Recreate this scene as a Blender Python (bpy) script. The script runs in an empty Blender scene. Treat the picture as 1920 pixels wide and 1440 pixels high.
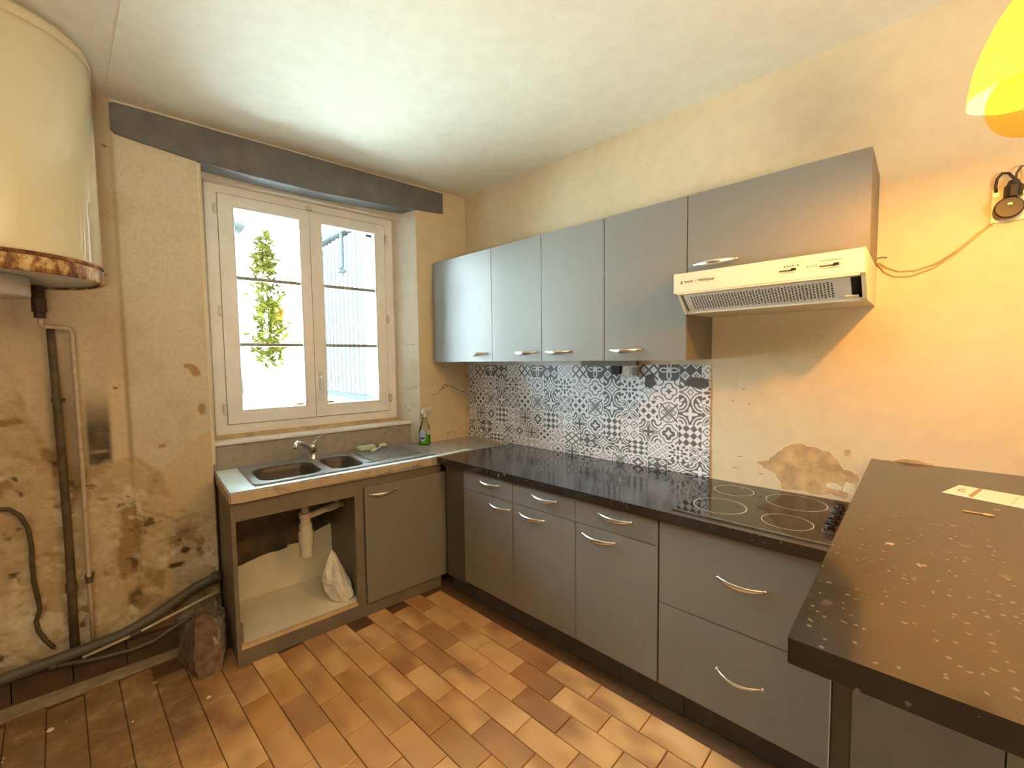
import bpy, bmesh, math, random
import numpy as np
from mathutils import Vector, Matrix

scene = bpy.context.scene
coll = scene.collection
random.seed(7)
rng = np.random.default_rng(11)

# ------------------------------------------------------------------ camera, sky, lights, exposure
cam_d = bpy.data.cameras.new('camera')
cam = bpy.data.objects.new('camera', cam_d)
coll.objects.link(cam)
cam_d.sensor_fit = 'HORIZONTAL'
cam_d.sensor_width = 36.0
cam_d.lens = 808.08 / 1920 * 36.0
cam_d.clip_start = 0.02
CP = Vector((-2.196, -2.554, 1.4445))
yaw, pitch, roll = 0.81288, -0.05799, -0.01215
Fv = Vector((math.sin(yaw) * math.cos(pitch), math.cos(yaw) * math.cos(pitch), math.sin(pitch)))
Rv = Vector((math.cos(yaw), -math.sin(yaw), 0))
Uv = Rv.cross(Fv)
R2 = Rv * math.cos(roll) + Uv * math.sin(roll)
U2 = -Rv * math.sin(roll) + Uv * math.cos(roll)
M = Matrix((R2, U2, -Fv)).transposed().to_4x4()
M.translation = CP
cam.matrix_world = M
scene.camera = cam

world = bpy.data.worlds.new('sky')
scene.world = world
world.use_nodes = True
bg = world.node_tree.nodes['Background']
bg.inputs[0].default_value = (0.72, 0.92, 1.0, 1)
bg.inputs[1].default_value = 16.0

def lamp(name, kind, loc, power, color, size=0.05, rot=(0, 0, 0)):
    l = bpy.data.lights.new(name, kind)
    l.energy = power
    l.color = color
    if kind == 'AREA':
        l.shape = 'SQUARE'; l.size = size
    else:
        l.shadow_soft_size = size
    o = bpy.data.objects.new(name, l)
    o.location = loc; o.rotation_euler = rot
    coll.objects.link(o)
    return o

lamp('pendant_bulb_light', 'POINT', (-0.79, -2.71, 1.985), 15, (1.0, 0.53, 0.11), 0.02)
lamp('added_fill_light', 'AREA', (-2.7, -3.9, 1.15), 40, (1.0, 0.85, 0.60), 0.8, (math.pi, 0, 0))  # unseen fill light, added to lift the far side of the room

vs = scene.view_settings
vs.view_transform = 'Standard'
vs.look = 'None'
vs.gamma = 1
vs.use_curve_mapping = False
vs.exposure = 1.92

# ------------------------------------------------------------------ frames and builders
WA = math.atan2(-0.1034, 1.0)                  # the window wall is 6 degrees off square
H = 0.845
CEIL = 2.667
ORG = {}                                       # object name -> (origin in its frame, rotation)

class MB:
    def __init__(s): s.v = []; s.f = []
    def add(s, vs_, fs_):
        n = len(s.v)
        s.v += [tuple(map(float, p)) for p in vs_]
        s.f += [tuple(i + n for i in f) for f in fs_]
        return s
    def box(s, x0, x1, y0, y1, z0, z1):
        x0, x1 = min(x0, x1), max(x0, x1); y0, y1 = min(y0, y1), max(y0, y1); z0, z1 = min(z0, z1), max(z0, z1)
        return s.add([(x0, y0, z0), (x1, y0, z0), (x1, y1, z0), (x0, y1, z0), (x0, y0, z1), (x1, y0, z1), (x1, y1, z1), (x0, y1, z1)],
                     [(0, 3, 2, 1), (4, 5, 6, 7), (0, 1, 5, 4), (1, 2, 6, 5), (2, 3, 7, 6), (3, 0, 4, 7)])
    def prism(s, poly, axis, a0, a1):
        # poly: 2D outline in the two other axes (in cyclic order y,z / x,z / x,y)
        def P(p, a):
            return {'x': (a, p[0], p[1]), 'y': (p[0], a, p[1]), 'z': (p[0], p[1], a)}[axis]
        n = len(poly)
        ar = sum(poly[i][0] * poly[(i + 1) % n][1] - poly[(i + 1) % n][0] * poly[i][1] for i in range(n))
        if (ar < 0) != (axis == 'y'): poly = poly[::-1]
        lo, hi = min(a0, a1), max(a0, a1)
        vs_ = [P(p, lo) for p in poly] + [P(p, hi) for p in poly]
        fs = [tuple(range(n))[::-1], tuple(range(n, 2 * n))] + [(i, (i + 1) % n, n + (i + 1) % n, n + i) for i in range(n)]
        return s.add(vs_, fs)
    def tube(s, pts, r, n=10, caps=True, flat=None):
        pts = [Vector(p) for p in pts]
        rs = r if isinstance(r, (list, tuple)) else [r] * len(pts)
        rings = []
        up = None
        for i, p in enumerate(pts):
            t = (pts[min(i + 1, len(pts) - 1)] - pts[max(i - 1, 0)]).normalized()
            if up is None:
                up = Vector((0, 0, 1)) if abs(t.z) < .9 else Vector((1, 0, 0))
            a = t.cross(up).normalized(); b = a.cross(t).normalized(); up = b
            k = flat or (1, 1)
            rings.append([p + (a * math.cos(2 * math.pi * j / n) * k[0] + b * math.sin(2 * math.pi * j / n) * k[1]) * rs[i] for j in range(n)])
        vs_ = [q for ring in rings for q in ring]
        fs = []
        for i in range(len(pts) - 1):
            for j in range(n):
                fs.append((i * n + j, i * n + (j + 1) % n, (i + 1) * n + (j + 1) % n, (i + 1) * n + j))
        if caps:
            fs.append(tuple(range(n))[::-1]); m = (len(pts) - 1) * n
            fs.append(tuple(range(m, m + n)))
        return s.add(vs_, fs)
    def lathe(s, prof, c, n=32, axis='z', caps=True):
        # prof: (radius, height) pairs about a centre
        def P(r, h, a):
            ca, sa = math.cos(a) * r, math.sin(a) * r
            return {'z': (c[0] + ca, c[1] + sa, c[2] + h), 'x': (c[0] + h, c[1] + ca, c[2] + sa), 'y': (c[0] + sa, c[1] + h, c[2] + ca)}[axis]
        vs_ = [P(r, h, 2 * math.pi * j / n) for r, h in prof for j in range(n)]
        fs = []
        for i in range(len(prof) - 1):
            for j in range(n):
                fs.append((i * n + j, i * n + (j + 1) % n, (i + 1) * n + (j + 1) % n, (i + 1) * n + j))
        if caps:
            if prof[0][0] > 1e-5: fs.append(tuple(range(n))[::-1])
            m = (len(prof) - 1) * n
            if prof[-1][0] > 1e-5: fs.append(tuple(range(m, m + n)))
        return s.add(vs_, fs)
    def sphere(s, c, r, n=14, m=9):
        return s.lathe([(r[0] * math.sin(math.pi * i / m) + 1e-6, -r[1] * math.cos(math.pi * i / m)) for i in range(m + 1)], c, n)

def arc(c, r, a0, a1, n=6, plane='xy', w=0.0):
    out = []
    for i in range(n + 1):
        a = math.radians(a0 + (a1 - a0) * i / n)
        u, v = c[0] + r * math.cos(a), c[1] + r * math.sin(a)
        out.append({'xy': (u, v, w), 'xz': (u, w, v), 'yz': (w, u, v)}[plane])
    return out

def rrect(x0, x1, y0, y1, r, n=4):
    pts = []
    for cx, cy, a in ((x1 - r, y1 - r, 0), (x0 + r, y1 - r, 90), (x0 + r, y0 + r, 180), (x1 - r, y0 + r, 270)):
        for i in range(n + 1):
            t = math.radians(a + 90 * i / n)
            pts.append((cx + r * math.cos(t), cy + r * math.sin(t)))
    return pts

def link_mesh(name, mb, mat, parent=None, origin=None, rot=None, bevel=0, smooth=False, label=None, seg=2):
    if parent is not None:
        origin, rot = ORG[parent.name]
    else:
        origin = Vector(origin or (0, 0, 0)); rot = rot or 0.0
    me = bpy.data.meshes.new(name)
    ox, oy, oz = origin
    me.from_pydata([(x - ox, y - oy, z - oz) for x, y, z in mb.v], [], mb.f)
    me.update()
    bmm = bmesh.new(); bmm.from_mesh(me); bmesh.ops.recalc_face_normals(bmm, faces=bmm.faces); bmm.to_mesh(me); bmm.free()
    o = bpy.data.objects.new(name, me)
    coll.objects.link(o)
    for m in (mat if isinstance(mat, (list, tuple)) else [mat]): me.materials.append(m)
    if parent is not None:
        o.parent = parent
    else:
        o.location = Matrix.Rotation(rot, 3, 'Z') @ origin
        o.rotation_euler = (0, 0, rot)
    ORG[o.name] = (Vector(origin), rot)
    if bevel:
        b = o.modifiers.new('bevel', 'BEVEL'); b.width = bevel; b.segments = seg; b.limit_method = 'ANGLE'; b.angle_limit = math.radians(40)
    if smooth:
        for p in me.polygons: p.use_smooth = True
    if label: o['label'] = label
    return o

part = link_mesh
def thing(name, label, cat, origin=(0, 0, 0), rot=0.0, group=None, kind=None):
    o = bpy.data.objects.new(name, None)
    coll.objects.link(o)
    o.empty_display_size = .05
    o.location = Matrix.Rotation(rot, 3, 'Z') @ Vector(origin)
    o.rotation_euler = (0, 0, rot)
    ORG[o.name] = (Vector(origin), rot)
    if kind: o['kind'] = kind
    if label: o['label'] = label
    if cat: o['category'] = cat
    if group: o['group'] = group
    return o
def tag(o, label, cat, group=None):
    o['label'] = label; o['category'] = cat
    if group: o['group'] = group
    return o
def struct(name, mb, mat, rot=0.0, bevel=0, origin=(0, 0, 0), label=None, smooth=False):
    o = link_mesh(name, mb, mat, None, origin, rot, bevel, smooth)
    o['kind'] = 'structure'
    if label: o['label'] = label
    return o

# ------------------------------------------------------------------ materials
def srgb(r, g, b):
    f = lambda c: (c / 255 / 12.92) if c / 255 <= .04045 else ((c / 255 + .055) / 1.055) ** 2.4
    return (f(r), f(g), f(b), 1)

class NT:
    def __init__(s, name):
        s.m = bpy.data.materials.new(name); s.m.use_nodes = True
        s.t = s.m.node_tree; s.p = s.t.nodes['Principled BSDF']; s.out = s.t.nodes['Material Output']
    def n(s, typ, **kw):
        nd = s.t.nodes.new(typ)
        for k, v in kw.items(): setattr(nd, k, v)
        return nd
    def set(s, sock, v):
        if hasattr(v, 'is_output') or isinstance(v, bpy.types.NodeSocket): s.t.links.new(v, sock)
        else: sock.default_value = v
    def math(s, op, a, b=None, c=None, clamp=False):
        nd = s.n('ShaderNodeMath', operation=op, use_clamp=clamp)
        for i, v in enumerate((a, b, c)):
            if v is not None: s.set(nd.inputs[i], v)
        return nd.outputs[0]
    def vmath(s, op, a, b=None):
        nd = s.n('ShaderNodeVectorMath', operation=op)
        s.set(nd.inputs[0], a)
        if b is not None: s.set(nd.inputs[1], b)
        return nd.outputs[0]
    def coord(s, kind='Object'):
        return s.n('ShaderNodeTexCoord').outputs[kind]
    def pos(s):
        return s.n('ShaderNodeNewGeometry').outputs['Position']
    def noise(s, vec, scale, detail=4, rough=.55, dist=0, out='Fac'):
        nd = s.n('ShaderNodeTexNoise')
        s.set(nd.inputs['Vector'], vec); nd.inputs['Scale'].default_value = scale
        nd.inputs['Detail'].default_value = detail; nd.inputs['Roughness'].default_value = rough; nd.inputs['Distortion'].default_value = dist
        return nd.outputs[out]
    def vor(s, vec, scale, out='Distance', feature='F1', rnd=1.0):
        nd = s.n('ShaderNodeTexVoronoi', feature=feature)
        s.set(nd.inputs['Vector'], vec); nd.inputs['Scale'].default_value = scale; nd.inputs['Randomness'].default_value = rnd
        return nd.outputs[out]
    def ramp(s, fac, stops, interp='LINEAR'):
        nd = s.n('ShaderNodeValToRGB'); cr = nd.color_ramp; cr.interpolation = interp
        while len(cr.elements) > 1: cr.elements.remove(cr.elements[-1])
        for i, (p, c) in enumerate(stops):
            if not isinstance(c, (tuple, list)): c = (c, c, c, 1)
            e = cr.elements[0] if i == 0 else cr.elements.new(p)
            e.position = p; e.color = c if len(c) == 4 else (*c, 1)
        s.set(nd.inputs[0], fac)
        return nd.outputs[0]
    def mix(s, f, a, b, typ='MIX'):
        nd = s.n('ShaderNodeMix', data_type='RGBA', blend_type=typ)
        s.set(nd.inputs[0], f); s.set(nd.inputs[6], a); s.set(nd.inputs[7], b)
        return nd.outputs[2]
    def bump(s, h, strength=.2, dist=.01):
        nd = s.n('ShaderNodeBump'); nd.inputs['Strength'].default_value = strength; nd.inputs['Distance'].default_value = dist
        s.set(nd.inputs['Height'], h); s.t.links.new(nd.outputs[0], s.p.inputs['Normal'])
    def base(s, c): s.set(s.p.inputs['Base Color'], c)
    def rough(s, v): s.set(s.p.inputs['Roughness'], v)
    def spec(s, v): s.set(s.p.inputs['Specular IOR Level'], v)

def simple(name, col, rough=.5, metal=0.0, var=.12, scale=30, spec=.5, bump=0):
    N = NT(name)
    f = N.noise(N.coord(), scale, 4)
    c0 = tuple(x * (1 - var) for x in col[:3]) + (1,); c1 = tuple(min(1, x * (1 + var)) for x in col[:3]) + (1,)
    N.base(N.ramp(f, [(.3, c0), (.7, c1)]))
    N.rough(rough); N.p.inputs['Metallic'].default_value = metal; N.spec(spec)
    if bump: N.bump(f, bump, .004)
    return N.m

def m_paint(name, col, stain, amt=.5):
    N = NT(name); P = N.pos()
    f = N.noise(P, 1.6, 5, .6); g = N.noise(P, 14, 5, .6)
    c = N.mix(N.math('MULTIPLY', N.ramp(f, [(.45, 0.0), (.75, 1.0)]), amt), col, stain)
    c = N.mix(.12, c, N.ramp(g, [(.3, (.3, .25, .18)), (.7, (1, 1, 1))]), 'MULTIPLY')
    N.base(c); N.rough(.62); N.spec(.3); N.bump(N.math('ADD', g, N.math('MULTIPLY', f, 2.0)), .12, .006)
    return N.m

M_ceiling = m_paint('ceiling_paint', (.82, .79, .67, 1), (.78, .74, .60, 1), .5)
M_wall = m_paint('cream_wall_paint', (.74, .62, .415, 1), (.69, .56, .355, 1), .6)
M_reveal = m_paint('reveal_plaster', (.72, .67, .57, 1), (.58, .48, .33, 1), .8)

def m_attr_wall():
    N = NT('damaged_plaster')
    a = N.n('ShaderNodeVertexColor'); a.layer_name = 'Col'
    P = N.pos()
    g = N.noise(P, 60, 6, .65); g2 = N.noise(P, 220, 3, .6)
    c = N.mix(.3, a.outputs[0], N.ramp(g, [(.3, (.55, .5, .42)), (.55, (1, 1, 1)), (.8, (1.0, .98, .92))]), 'MULTIPLY')
    N.base(c); N.rough(.75); N.spec(.2)
    N.bump(N.math('ADD', g, N.math('MULTIPLY', g2, .4)), .18, .004)
    return N.m
M_dam = m_attr_wall()

def m_cab():
    N = NT('grey_laminate'); P = N.coord()
    f = N.noise(P, 3.0, 4); g = N.noise(N.pos(), 9, 6, .7)
    c = N.mix(f, (.205, .196, .178, 1), (.240, .230, .210, 1))
    dust = N.ramp(g, [(.60, 0.0), (.80, .35)])
    N.base(N.mix(dust, c, (.30, .30, .29, 1))); N.rough(N.ramp(g, [(.3, .34), (.7, .44)])); N.spec(.5)
    return N.m
M_cab = m_cab()
M_cab_dark = simple('dark_grey_plinth', (.085, .075, .065), .5, var=.2, scale=14)
M_cab_warm = simple('grey_brown_side_panel', (.19, .165, .125), .5, var=.12, scale=8)
M_edge = simple('pale_melamine_edge', (.55, .53, .48), .45)
M_melamine = simple('cream_melamine', (.86, .79, .64), .5, var=.05, scale=6)
M_filler = simple('shaded_brown_grey_panel', (.105, .092, .072), .5, var=.12, scale=8)  # darker copy of the side panel colour, with shade painted in
M_gap = simple('shadow_gap_board', (.02, .018, .016), .8)

def m_worktop():
    N = NT('black_speckled_laminate'); P = N.pos()
    warp = N.vmath('ADD', P, N.vmath('SCALE', N.noise(P, 18, 3, out='Color'), None))
    warp.node.inputs[0].default_value = (0, 0, 0)
    sc = warp.node
    N.t.links.new(P, sc.inputs[0])
    s2 = N.n('ShaderNodeVectorMath', operation='SCALE'); N.t.links.new(N.noise(P, 18, 3, out='Color'), s2.inputs[0]); s2.inputs[3].default_value = .03
    N.t.links.new(s2.outputs[0], sc.inputs[1])
    W = sc.outputs[0]
    # big pale flakes
    d = N.vor(W, 22, 'Distance'); cid = N.vor(W, 22, 'Color')
    pick = N.math('GREATER_THAN', N.n('ShaderNodeSeparateColor').outputs[0], .88)
    sepn = pick.node.inputs[0].links[0].from_node; N.t.links.new(cid, sepn.inputs[0])
    fl = N.math('MULTIPLY', N.math('LESS_THAN', N.math('ADD', d, N.math('MULTIPLY', N.noise(P, 90, 2), .22)), .33), pick)
    # small flecks
    d2 = N.vor(W, 85, 'Distance'); cid2 = N.vor(W, 85, 'Color')
    sp2 = N.n('ShaderNodeSeparateColor'); N.t.links.new(cid2, sp2.inputs[0])
    fl2 = N.math('MULTIPLY', N.math('LESS_THAN', d2, .28), N.math('GREATER_THAN', sp2.outputs[1], .80))
    haze = N.noise(P, 5, 5, .65)
    c = N.mix(N.ramp(haze, [(.35, 0.0), (.75, 1.0)]), (.009, .009, .012, 1), (.032, .029, .028, 1))
    c = N.mix(N.math('MULTIPLY', fl2, .5), c, (.24, .22, .20, 1))
    c = N.mix(N.math('MULTIPLY', fl, N.ramp(sepn.outputs[1], [(.3, .12), (1, .75)])), c, (.46, .37, .29, 1))
    N.base(c)
    N.rough(N.ramp(haze, [(.3, .09), (.8, .20)])); N.spec(.5); N.p.inputs['IOR'].default_value = 1.85
    return N.m
M_top = m_worktop()

def m_marble(name, a, b, rough):
    N = NT(name); P = N.pos()
    f = N.noise(P, 9, 8, .65, 1.2); g = N.noise(P, 28, 5, .6)
    c = N.ramp(f, [(.32, b), (.46, a), (.62, a), (.75, b)])
    c = N.mix(.25, c, N.ramp(g, [(.3, (.4, .38, .35)), (.7, (1, 1, 1))]), 'MULTIPLY')
    N.base(c); N.rough(N.ramp(g, [(.3, rough), (.75, rough + .12)])); N.spec(.6)
    return N.m
M_marble = m_marble('grey_marble_laminate', (.40, .38, .35, 1), (.25, .235, .215, 1), .14)
M_upstand = m_marble('grey_marble_upstand', (.42, .39, .34, 1), (.25, .23, .20, 1), .35)
M_pale = simple('painted_daylight_blue', (.74, .91, .96), .25, 0, .05, 14)  # colour of the window light painted on the sink worktop
M_rawedge = m_marble('worn_chipboard_edge', (.55, .44, .30, 1), (.36, .27, .17, 1), .6)

M_chrome = simple('brushed_chrome', (.80, .79, .77), .28, 1.0, .06, 60)
M_chrome2 = simple('polished_chrome', (.78, .77, .75), .14, 1.0, .04, 60)
M_white = simple('white_plastic', (.72, .70, .64), .35, 0, .05, 20)
M_pvc = simple('white_pvc_window', (.86, .85, .82), .35, 0, .05, 8)
M_beadw = simple('white_glazing_bead', (.80, .80, .78), .3, 0, .03, 8)
M_bar = simple('grey_green_glazing_bar', (.26, .29, .26), .4, 0, .06, 20)
M_sill = simple('white_sill_board', (.82, .83, .82), .25, 0, .04, 10)
M_wood = simple('old_yellow_wood_strip', (.50, .36, .18), .55, 0, .25, 20)
M_pale_wood = simple('pale_wood_strip', (.66, .50, .30), .5, 0, .15, 16)
M_beam = simple('painted_grey_beam', (.150, .152, .150), .55, 0, .18, 9, bump=.2)
M_hood = simple('cream_enamel', (.70, .64, .48), .4, 0, .06, 14)
M_hood_face = simple('cream_control_strip', (.80, .74, .55), .35, 0, .03, 10)
M_dark = simple('black_plastic', (.018, .017, .017), .35)
M_print = simple('dark_print', (.10, .075, .05), .6)
M_hole = simple('dark_grille_hole', (.035, .02, .012), .8)
M_hob = simple('black_ceramic_glass', (.010, .009, .009), .05, 0, .2, 6, spec=.6)
M_ring = simple('white_ring_print', (.55, .52, .47), .35)
M_sink = simple('grey_resin_sink', (.20, .205, .205), .28, 0, .22, 40)
M_bowl = simple('dark_resin_bowl', (.075, .062, .052), .35, 0, .2, 40)
M_pipe_grey = simple('grey_plastic_pipe', (.115, .098, .078), .5, 0, .2, 12)
M_pipe_white = simple('painted_white_pipe', (.56, .46, .34), .5, 0, .18, 30)
M_pipe_dark = simple('dirty_dark_pipe', (.11, .082, .048), .7, 0, .4, 20, bump=.3)
M_pipe_red = simple('dark_red_fitting', (.060, .030, .024), .6, 0, .35, 30)
M_cable = simple('grimy_cable', (.10, .075, .042), .6, 0, .3, 30)
M_wire = simple('beige_wire', (.52, .37, .16), .5)
M_heat_cap = simple('grey_thermostat_cap', (.50, .47, .41), .32, 0, .06, 10)
M_bakelite = simple('dark_bakelite', (.030, .020, .014), .42, 0, .3, 20)
M_brass = simple('bright_brass_clip', (.75, .60, .32), .25, 1.0, .1, 20)
M_stone = simple('brown_broken_stone', (.19, .125, .085), .85, 0, .4, 22, bump=.6)
M_stone2 = simple('pale_broken_stone_face', (.40, .34, .27), .9, 0, .45, 40, bump=.7)
M_bag = simple('white_plastic_bag', (.78, .76, .72), .4, 0, .05, 10)
M_mortar = simple('dusty_mortar', (.34, .265, .165), .9, 0, .25, 14, bump=.4)
M_skirt = simple('dark_brown_skirting_tile', (.085, .048, .022), .5, 0, .35, 12)
M_bare = simple('bare_brown_plaster', (.56, .38, .19), .9, 0, .3, 16, bump=.5)
M_bare_edge = simple('pale_plaster_edge', (.78, .70, .52), .85, 0, .1, 30)
M_crack = simple('dark_crack', (.13, .085, .05), .9)
M_torn = simple('bare_grey_adhesive', (.12, .108, .095), .8, 0, .2, 30)
M_paper = simple('white_paper', (.74, .70, .60), .6, 0, .02, 10)
M_paperprint = simple('brown_paper_print', (.35, .24, .12), .6)
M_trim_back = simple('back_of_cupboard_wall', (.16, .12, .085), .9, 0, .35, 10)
M_grout = simple('brown_grout', (.12, .058, .022), .85, 0, .25, 25)

def m_floor():
    N = NT('terracotta_tile'); P = N.pos()
    sp = N.n('ShaderNodeSeparateXYZ'); N.t.links.new(P, sp.inputs[0])
    k = N.math('FLOOR', N.math('DIVIDE', N.math('SUBTRACT', -.606, sp.outputs[0]), .1126))
    odd = N.math('MODULO', N.math('ABSOLUTE', k), 2.0)
    yy = N.math('ADD', N.math('ADD', sp.outputs[1], 1.341), N.math('MULTIPLY', odd, .1166))
    j = N.math('FLOOR', N.math('DIVIDE', yy, .2333))
    cb = N.n('ShaderNodeCombineXYZ'); N.t.links.new(k, cb.inputs[0]); N.t.links.new(j, cb.inputs[1])
    wn = N.n('ShaderNodeTexWhiteNoise', noise_dimensions='2D'); N.t.links.new(cb.outputs[0], wn.inputs['Vector'])
    r = wn.outputs['Value']
    wn2 = N.n('ShaderNodeTexWhiteNoise', noise_dimensions='3D'); cb2 = N.n('ShaderNodeCombineXYZ')
    N.t.links.new(k, cb2.inputs[0]); N.t.links.new(j, cb2.inputs[1]); cb2.inputs[2].default_value = 7.3
    N.t.links.new(cb2.outputs[0], wn2.inputs['Vector'])
    # flamed clouds inside each tile, shifted per tile
    off = N.n('ShaderNodeVectorMath', operation='SCALE'); N.t.links.new(wn.outputs['Color'], off.inputs[0]); off.inputs[3].default_value = 40
    vv = N.vmath('ADD', P, off.outputs[0])
    mp = N.n('ShaderNodeMapping'); N.t.links.new(vv, mp.inputs[0]); mp.inputs['Scale'].default_value = (1.3, .7, 1)
    f = N.noise(mp.outputs[0], 6, 1, .4)
    light = N.ramp(r, [(0, (.80, .49, .215)), (.35, (.66, .37, .14)), (.7, (.84, .53, .25)), (1, (.58, .30, .11))])
    dark = N.ramp(wn2.outputs['Value'], [(0, (.40, .18, .055)), (.5, (.34, .165, .09)), (1, (.50, .25, .085))])
    amt = N.math('MULTIPLY', N.ramp(f, [(.36, 0.0), (.68, 1.0)]), N.ramp(wn2.outputs['Value'], [(.0, .25), (.5, .9), (1, 1.0)]))
    c = N.mix(amt, light, dark)
    whole = N.math('GREATER_THAN', r, .86)
    c = N.mix(N.math('MULTIPLY', whole, .45), c, (.32, .16, .085, 1))
    # dried plaster dust near the left wall
    g = N.noise(P, 6, 7, .68)
    dist = N.math('SUBTRACT', N.math('MULTIPLY', sp.outputs[0], -1.0), N.math('MULTIPLY', sp.outputs[1], -.42))  # grows to the left and back
    near = N.ramp(N.math('ADD', dist, N.math('MULTIPLY', g, .35)), [(.0, 0.0), (1.0, 1.0)])
    near = N.math('MULTIPLY', N.math('SUBTRACT', N.math('ADD', dist, N.math('MULTIPLY', g, .5)), 1.75, clamp=True), 3.5, clamp=True)
    dirt = N.ramp(N.noise(P, 11, 6, .7), [(.32, (.10, .058, .020)), (.52, (.20, .115, .042)), (.68, (.38, .27, .15))])
    c = N.mix(N.math('MULTIPLY', near, .82), c, dirt)
    N.base(c)
    N.rough(N.math('ADD', .19, N.math('MULTIPLY', near, .45))); N.spec(.55)
    N.bump(N.noise(P, 40, 3), .05, .004)
    return N.m
M_floor = m_floor()

def m_tank():
    N = NT('aged_cream_enamel'); P = N.coord()
    sp = N.n('ShaderNodeSeparateXYZ'); N.t.links.new(P, sp.inputs[0])
    mp = N.n('ShaderNodeMapping'); N.t.links.new(P, mp.inputs[0]); mp.inputs['Scale'].default_value = (1, 1, .3)
    f = N.noise(mp.outputs[0], 14, 5, .6)
    c = N.mix(N.ramp(f, [(.55, 0.0), (.8, .35)]), (.70, .63, .42, 1), (.55, .42, .20, 1))
    N.base(c); N.rough(.07); N.spec(.8); N.p.inputs['Coat Weight'].default_value = .5
    return N.m
M_tank = m_tank()
def m_rust():
    N = NT('rusty_enamel_skirt'); P = N.coord()
    mp = N.n('ShaderNodeMapping'); N.t.links.new(P, mp.inputs[0]); mp.inputs['Scale'].default_value = (1, 1, .35)
    f = N.noise(mp.outputs[0], 22, 6, .7); g = N.noise(P, 60, 4)
    c = N.ramp(N.math('ADD', N.math('MULTIPLY', f, .8), N.math('MULTIPLY', g, .2)), [(.38, (.10, .035, .010)), (.47, (.30, .13, .035)), (.54, (.62, .42, .17)), (.66, (.74, .62, .38))])
    N.base(c); N.rough(.5); N.bump(g, .4, .004)
    return N.m
M_rust = m_rust()
def m_rust_line():
    N = NT('rusty_seam'); P = N.coord()
    f = N.noise(P, 26, 6, .7)
    N.base(N.ramp(f, [(.40, (.07, .025, .008)), (.55, (.28, .11, .03)), (.7, (.55, .36, .14))])); N.rough(.8)
    return N.m
M_rustline = m_rust_line()

def m_glass(name, tint=(1, 1, 1, 1)):
    N = NT(name)
    N.t.nodes.remove(N.p)
    tr = N.n('ShaderNodeBsdfTransparent'); tr.inputs[0].default_value = tint
    gl = N.n('ShaderNodeBsdfGlossy'); gl.inputs['Roughness'].default_value = .02
    fr = N.n('ShaderNodeFresnel'); fr.inputs[0].default_value = 1.45
    mx = N.n('ShaderNodeMixShader'); N.t.links.new(fr.outputs[0], mx.inputs[0]); N.t.links.new(tr.outputs[0], mx.inputs[1]); N.t.links.new(gl.outputs[0], mx.inputs[2])
    N.t.links.new(mx.outputs[0], N.out.inputs[0])
    return N.m
M_glass = m_glass('window_glass', (.97, .985, .98, 1))
M_bottle = m_glass('clear_bottle_plastic', (.93, .95, .93, 1))
def m_globe():
    N = NT('smoky_globe_glass'); t = N.t
    t.nodes.remove(N.p)
    d = N.n('ShaderNodeBsdfDiffuse'); d.inputs[0].default_value = (.16, .105, .025, 1)
    tr = N.n('ShaderNodeBsdfTransparent'); tr.inputs[0].default_value = (.62, .53, .36, 1)
    mx_ = N.n('ShaderNodeMixShader'); mx_.inputs[0].default_value = .95
    t.links.new(d.outputs[0], mx_.inputs[1]); t.links.new(tr.outputs[0], mx_.inputs[2]); t.links.new(mx_.outputs[0], N.out.inputs[0])
    return N.m
M_globe = m_globe()
M_liquid = simple('green_washing_liquid', (.10, .62, .02), .15, 0, .05, 10)
M_bluelabel = simple('blue_white_label', (.42, .52, .78), .4, 0, .3, 60)
M_navy = simple('navy_label_print', (.06, .08, .30), .4)
M_sponge = simple('pale_green_sponge', (.52, .68, .40), .8, 0, .15, 80)
M_mint = simple('pale_mint_plastic', (.62, .72, .55), .4, 0, .05, 20)

def m_shade():
    N = NT('yellow_pleated_shade'); t = N.t
    t.nodes.remove(N.p)
    d = N.n('ShaderNodeBsdfDiffuse'); d.inputs[0].default_value = (.72, .50, .12, 1)
    tl = N.n('ShaderNodeBsdfTranslucent'); tl.inputs[0].default_value = (.85, .52, .035, 1)
    mx = N.n('ShaderNodeMixShader'); mx.inputs[0].default_value = .10
    t.links.new(d.outputs[0], mx.inputs[1]); t.links.new(tl.outputs[0], mx.inputs[2]); t.links.new(mx.outputs[0], N.out.inputs[0])
    return N.m
M_shade = m_shade()

def m_splash():
    N = NT('patterned_vinyl')
    a = N.n('ShaderNodeAttribute'); a.attribute_name = 'ink'; a.attribute_type = 'GEOMETRY'
    w = N.noise(N.pos(), 30, 4)
    ink = N.ramp(N.math('ADD', N.math('MULTIPLY', a.outputs['Fac'], 1.0), .5), [(.47, 0.0), (.53, 1.0)])
    dk = N.mix(w, (.125, .130, .135, 1), (.185, .19, .19, 1))
    N.base(N.mix(ink, (.84, .85, .88, 1), dk)); N.rough(.35); N.spec(.4)
    return N.m
M_splash = m_splash()

M_leaf = simple('olive_leaf', (.060, .050, .004), .9, 0, .5, 9, 0.0)
M_leaf2 = simple('dry_green_leaf', (.028, .026, .004), .9, 0, .5, 9, 0.0)
M_trunk = simple('pale_trunk', (.42, .36, .26), .8, 0, .2, 12)
M_metal_clad = simple('white_corrugated_metal', (.30, .33, .33), .9, 0, .04, 6, 0.0)
M_clad_trim = simple('grey_clad_trim', (.026, .029, .030), .9, 0, .1, 10, 0.0)
M_ground_out = simple('pale_yard_concrete', (.78, .77, .73), .9, 0, .06, 4)
M_render = simple('white_rendered_wall', (.72, .75, .75), .9, 0, .04, 4)

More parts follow.
